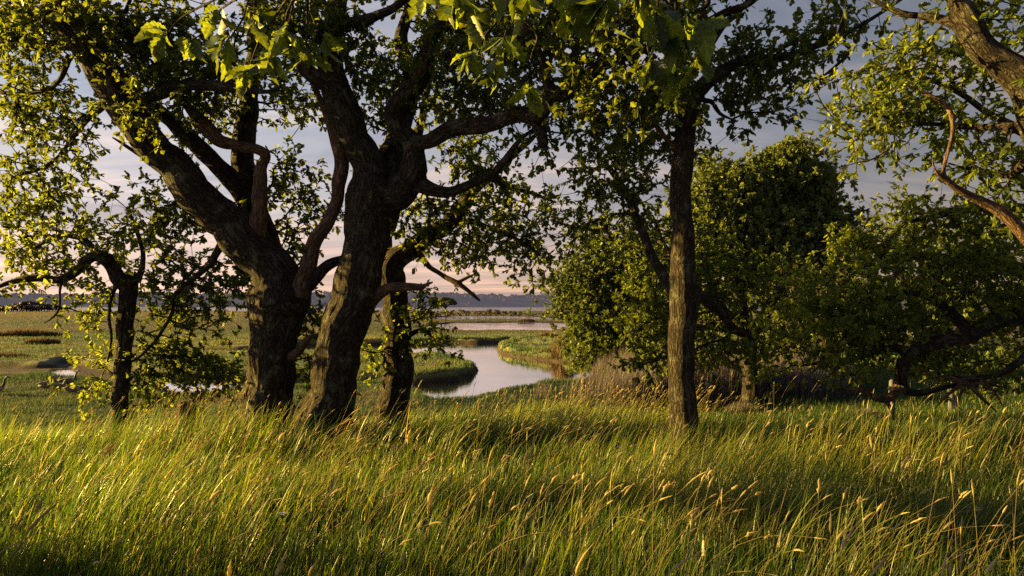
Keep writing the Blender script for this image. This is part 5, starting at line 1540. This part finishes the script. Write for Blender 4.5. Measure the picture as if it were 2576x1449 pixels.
# ------------------------------------------------------------------ boats far out
HULL = plain_mat("white_boat_paint", (0.72, 0.72, 0.72), (0.8, 0.8, 0.8), 3.0, 0.4)
MAST = plain_mat("pale_mast", (0.6, 0.6, 0.6), (0.7, 0.7, 0.7), 3.0, 0.4)
def boat(label, px, Y, L_, rot, mast):
    x0 = (px - PW / 2) / FPX * Y
    root = thing("sailing_boat" if mast else "motor_boat", label, "boat", (x0, Y, WATER_Z))
    st = np.array([[-.5, .13, .55], [-.3, .17, .5], [0, .18, .5], [.25, .13, .56], [.42, .05, .64], [.5, .005, .70]])
    V, q = [], []
    for (s, hw, fr) in st:
        V += [(s * L_, -hw * L_, fr * L_ * .2), (s * L_, -hw * .7 * L_, -.03 * L_), (s * L_, hw * .7 * L_, -.03 * L_), (s * L_, hw * L_, fr * L_ * .2)]
    for i in range(5):
        b = i * 4
        q += [(b, b + 1, b + 5, b + 4), (b + 1, b + 2, b + 6, b + 5), (b + 2, b + 3, b + 7, b + 6), (b + 3, b, b + 4, b + 7)]
    q += [(3, 2, 1, 0)]
    def place(V):
        V = np.array(V, dtype=float); c, s = math.cos(rot), math.sin(rot)
        return np.stack([V[:, 0] * c - V[:, 1] * s + x0, V[:, 0] * s + V[:, 1] * c + Y, V[:, 2] + WATER_Z], 1)
    np_mesh("hull", place(V), np.array(q).ravel(), [4] * len(q), HULL, root)
    C, cq = [], []
    for zq, f in ((.1, 1), (.2, .8)):
        C += [(-.2 * L_ * f, -.1 * L_ * f, zq * L_), (.18 * L_ * f, -.08 * L_ * f, zq * L_), (.18 * L_ * f, .08 * L_ * f, zq * L_), (-.2 * L_ * f, .1 * L_ * f, zq * L_)]
    cq = [(0, 1, 5, 4), (1, 2, 6, 5), (2, 3, 7, 6), (3, 0, 4, 7), (4, 5, 6, 7)]
    np_mesh("cabin", place(C), np.array(cq).ravel(), [4] * 5, HULL, root)
    if mast:
        tb = Tubes()
        b = place([(0.06 * L_, 0, .1 * L_), (0.06 * L_, 0, 1.45 * L_), (0.05 * L_, 0, .3 * L_), (-.42 * L_, 0, .28 * L_)])
        tb.add(np.array([[*b[0], .09], [*b[1], .05]]), 6); tb.add(np.array([[*b[2], .10], [*b[3], .10]]), 6)
        tb.build("mast", MAST, root)
boat("tiny white sailing boat with a bare mast moored on the harbour", 1441, 900, 7, 0.3, True)
boat("tiny white motor boat on the harbour, left of the other and near the rounded oak", 1528, 980, 7, 0.1, False)
boat("faint white boat on the harbour at the edge of the rounded oak's leaves", 1558, 1040, 6, -0.2, False)

# ------------------------------------------------------------------ weathered posts
POST = plain_mat("weathered_post", (0.07, 0.08, 0.10), (0.15, 0.165, 0.20), 14.0, 0.9, 0.01, stretch=(1, 1, 0.15))
def post(label, px, pyb, Y, hpx, wpx, tilt, seed):
    gg = np.random.default_rng(seed)
    x, _, zt = at(px, pyb - hpx, Y)
    zb = GZ(x, Y) - 0.2
    L = np.array([[x - tilt, Y, zb, wpx / 2 / FPX * Y], [x - tilt * .5, Y, (zb + zt) / 2, wpx / 2 / FPX * Y * 1.02], [x, Y, zt - .03, wpx / 2 / FPX * Y * .95], [x + .01, Y, zt, wpx / 2 / FPX * Y * .62], [x + .012, Y, zt + .03, wpx / 2 / FPX * Y * .2]])
    tb = Tubes(); tb.add(L, 9)
    for v in tb.v: v += gg.normal(size=v.shape) * 0.006
    o = tb.build("fence_post", POST, None, False)
    o.data.transform(__import__("mathutils").Matrix.Translation((-x, -Y, -zb))); o.location = (x, Y, zb)
    tag(o, label, "post", "old posts in the grass under the low oak")
post("pale leaning weathered post beside the bright orange dead crook", 2245, 995, 13.5, 40, 17, 0.06, 1)
post("pale upright weathered post behind the tangle of bare twigs", 2392, 995, 13.8, 42, 15, 0.0, 2)

# ------------------------------------------------------------------ old stump by the massive oak
STUMP = bark_mat("stump_bark", (0.03, 0.016, 0.010), (0.13, 0.07, 0.04), (0.22, 0.13, 0.075), (0.2, 0.14, 0.08), 0.3)
xs_, ys2 = base_of(470, 9.7)[:2]
sroot = thing("tree_stump", "low reddish brown stump in the grass left of the massive oak", "stump", (xs_, ys2, GZ(xs_, ys2)))
z0 = GZ(xs_, ys2)
wood_mesh("stump_wood", [np.array([[xs_, ys2, z0 - .1, .17], [xs_, ys2, z0 + .2, .135], [xs_ + .01, ys2, z0 + .42, .125], [xs_ + .02, ys2, z0 + .55, .115]]),
                     np.array([[xs_ + .1, ys2 - .05, z0 + .1, .06], [xs_ + .13, ys2 - .06, z0 + .4, .05], [xs_ + .14, ys2 - .06, z0 + .62, .03]])], STUMP, sroot, 0.012, 1.2, 5)

# ------------------------------------------------------------------ white umbel flower
FLW = plain_mat("umbel_petals", (0.62, 0.60, 0.55), (0.8, 0.78, 0.72), 60, 0.7)
STK = plain_mat("umbel_stalk", (0.06, 0.09, 0.03), (0.09, 0.12, 0.04), 20, 0.6)
fx, fy, fz = at(711, 1290, 3.15)
gz0 = GZ(fx, fy)
fr = thing("umbel_flower", "single small white flat topped flower in the foreground grass", "flower", (fx, fy, gz0))
tb = Tubes()
tb.add(catmull(np.array([[fx - .02, fy, gz0, .002], [fx - .01, fy, (gz0 + fz) / 2, .0018], [fx, fy, fz - .03, .0015]]), .03), 6)
gg = np.random.default_rng(4)
V, q = [], []
for i in range(34):
    a = gg.uniform(0, 6.283); r = 0.022 * math.sqrt(gg.uniform(0, 1))
    c = np.array([fx + r * math.cos(a), fy + r * math.sin(a), fz - 12 * r * r + gg.normal(0, .001)])
    tb.add(np.array([[fx, fy, fz - .03, .0007], [*c, .0005]]), 4)
    for p in range(5):
        b = p * 1.2566 + gg.uniform(0, .4)
        d = np.array([math.cos(b), math.sin(b), .25]) * .0042; e = np.array([-math.sin(b), math.cos(b), 0]) * .0018
        k = len(V); V += [c, c + d * .6 + e, c + d, c + d * .6 - e]; q.append((k, k + 1, k + 2, k + 3))
np_mesh("flower_head", np.array(V), np.array(q).ravel(), [4] * len(q), FLW, fr)
tb.build("stalk", STK, fr)
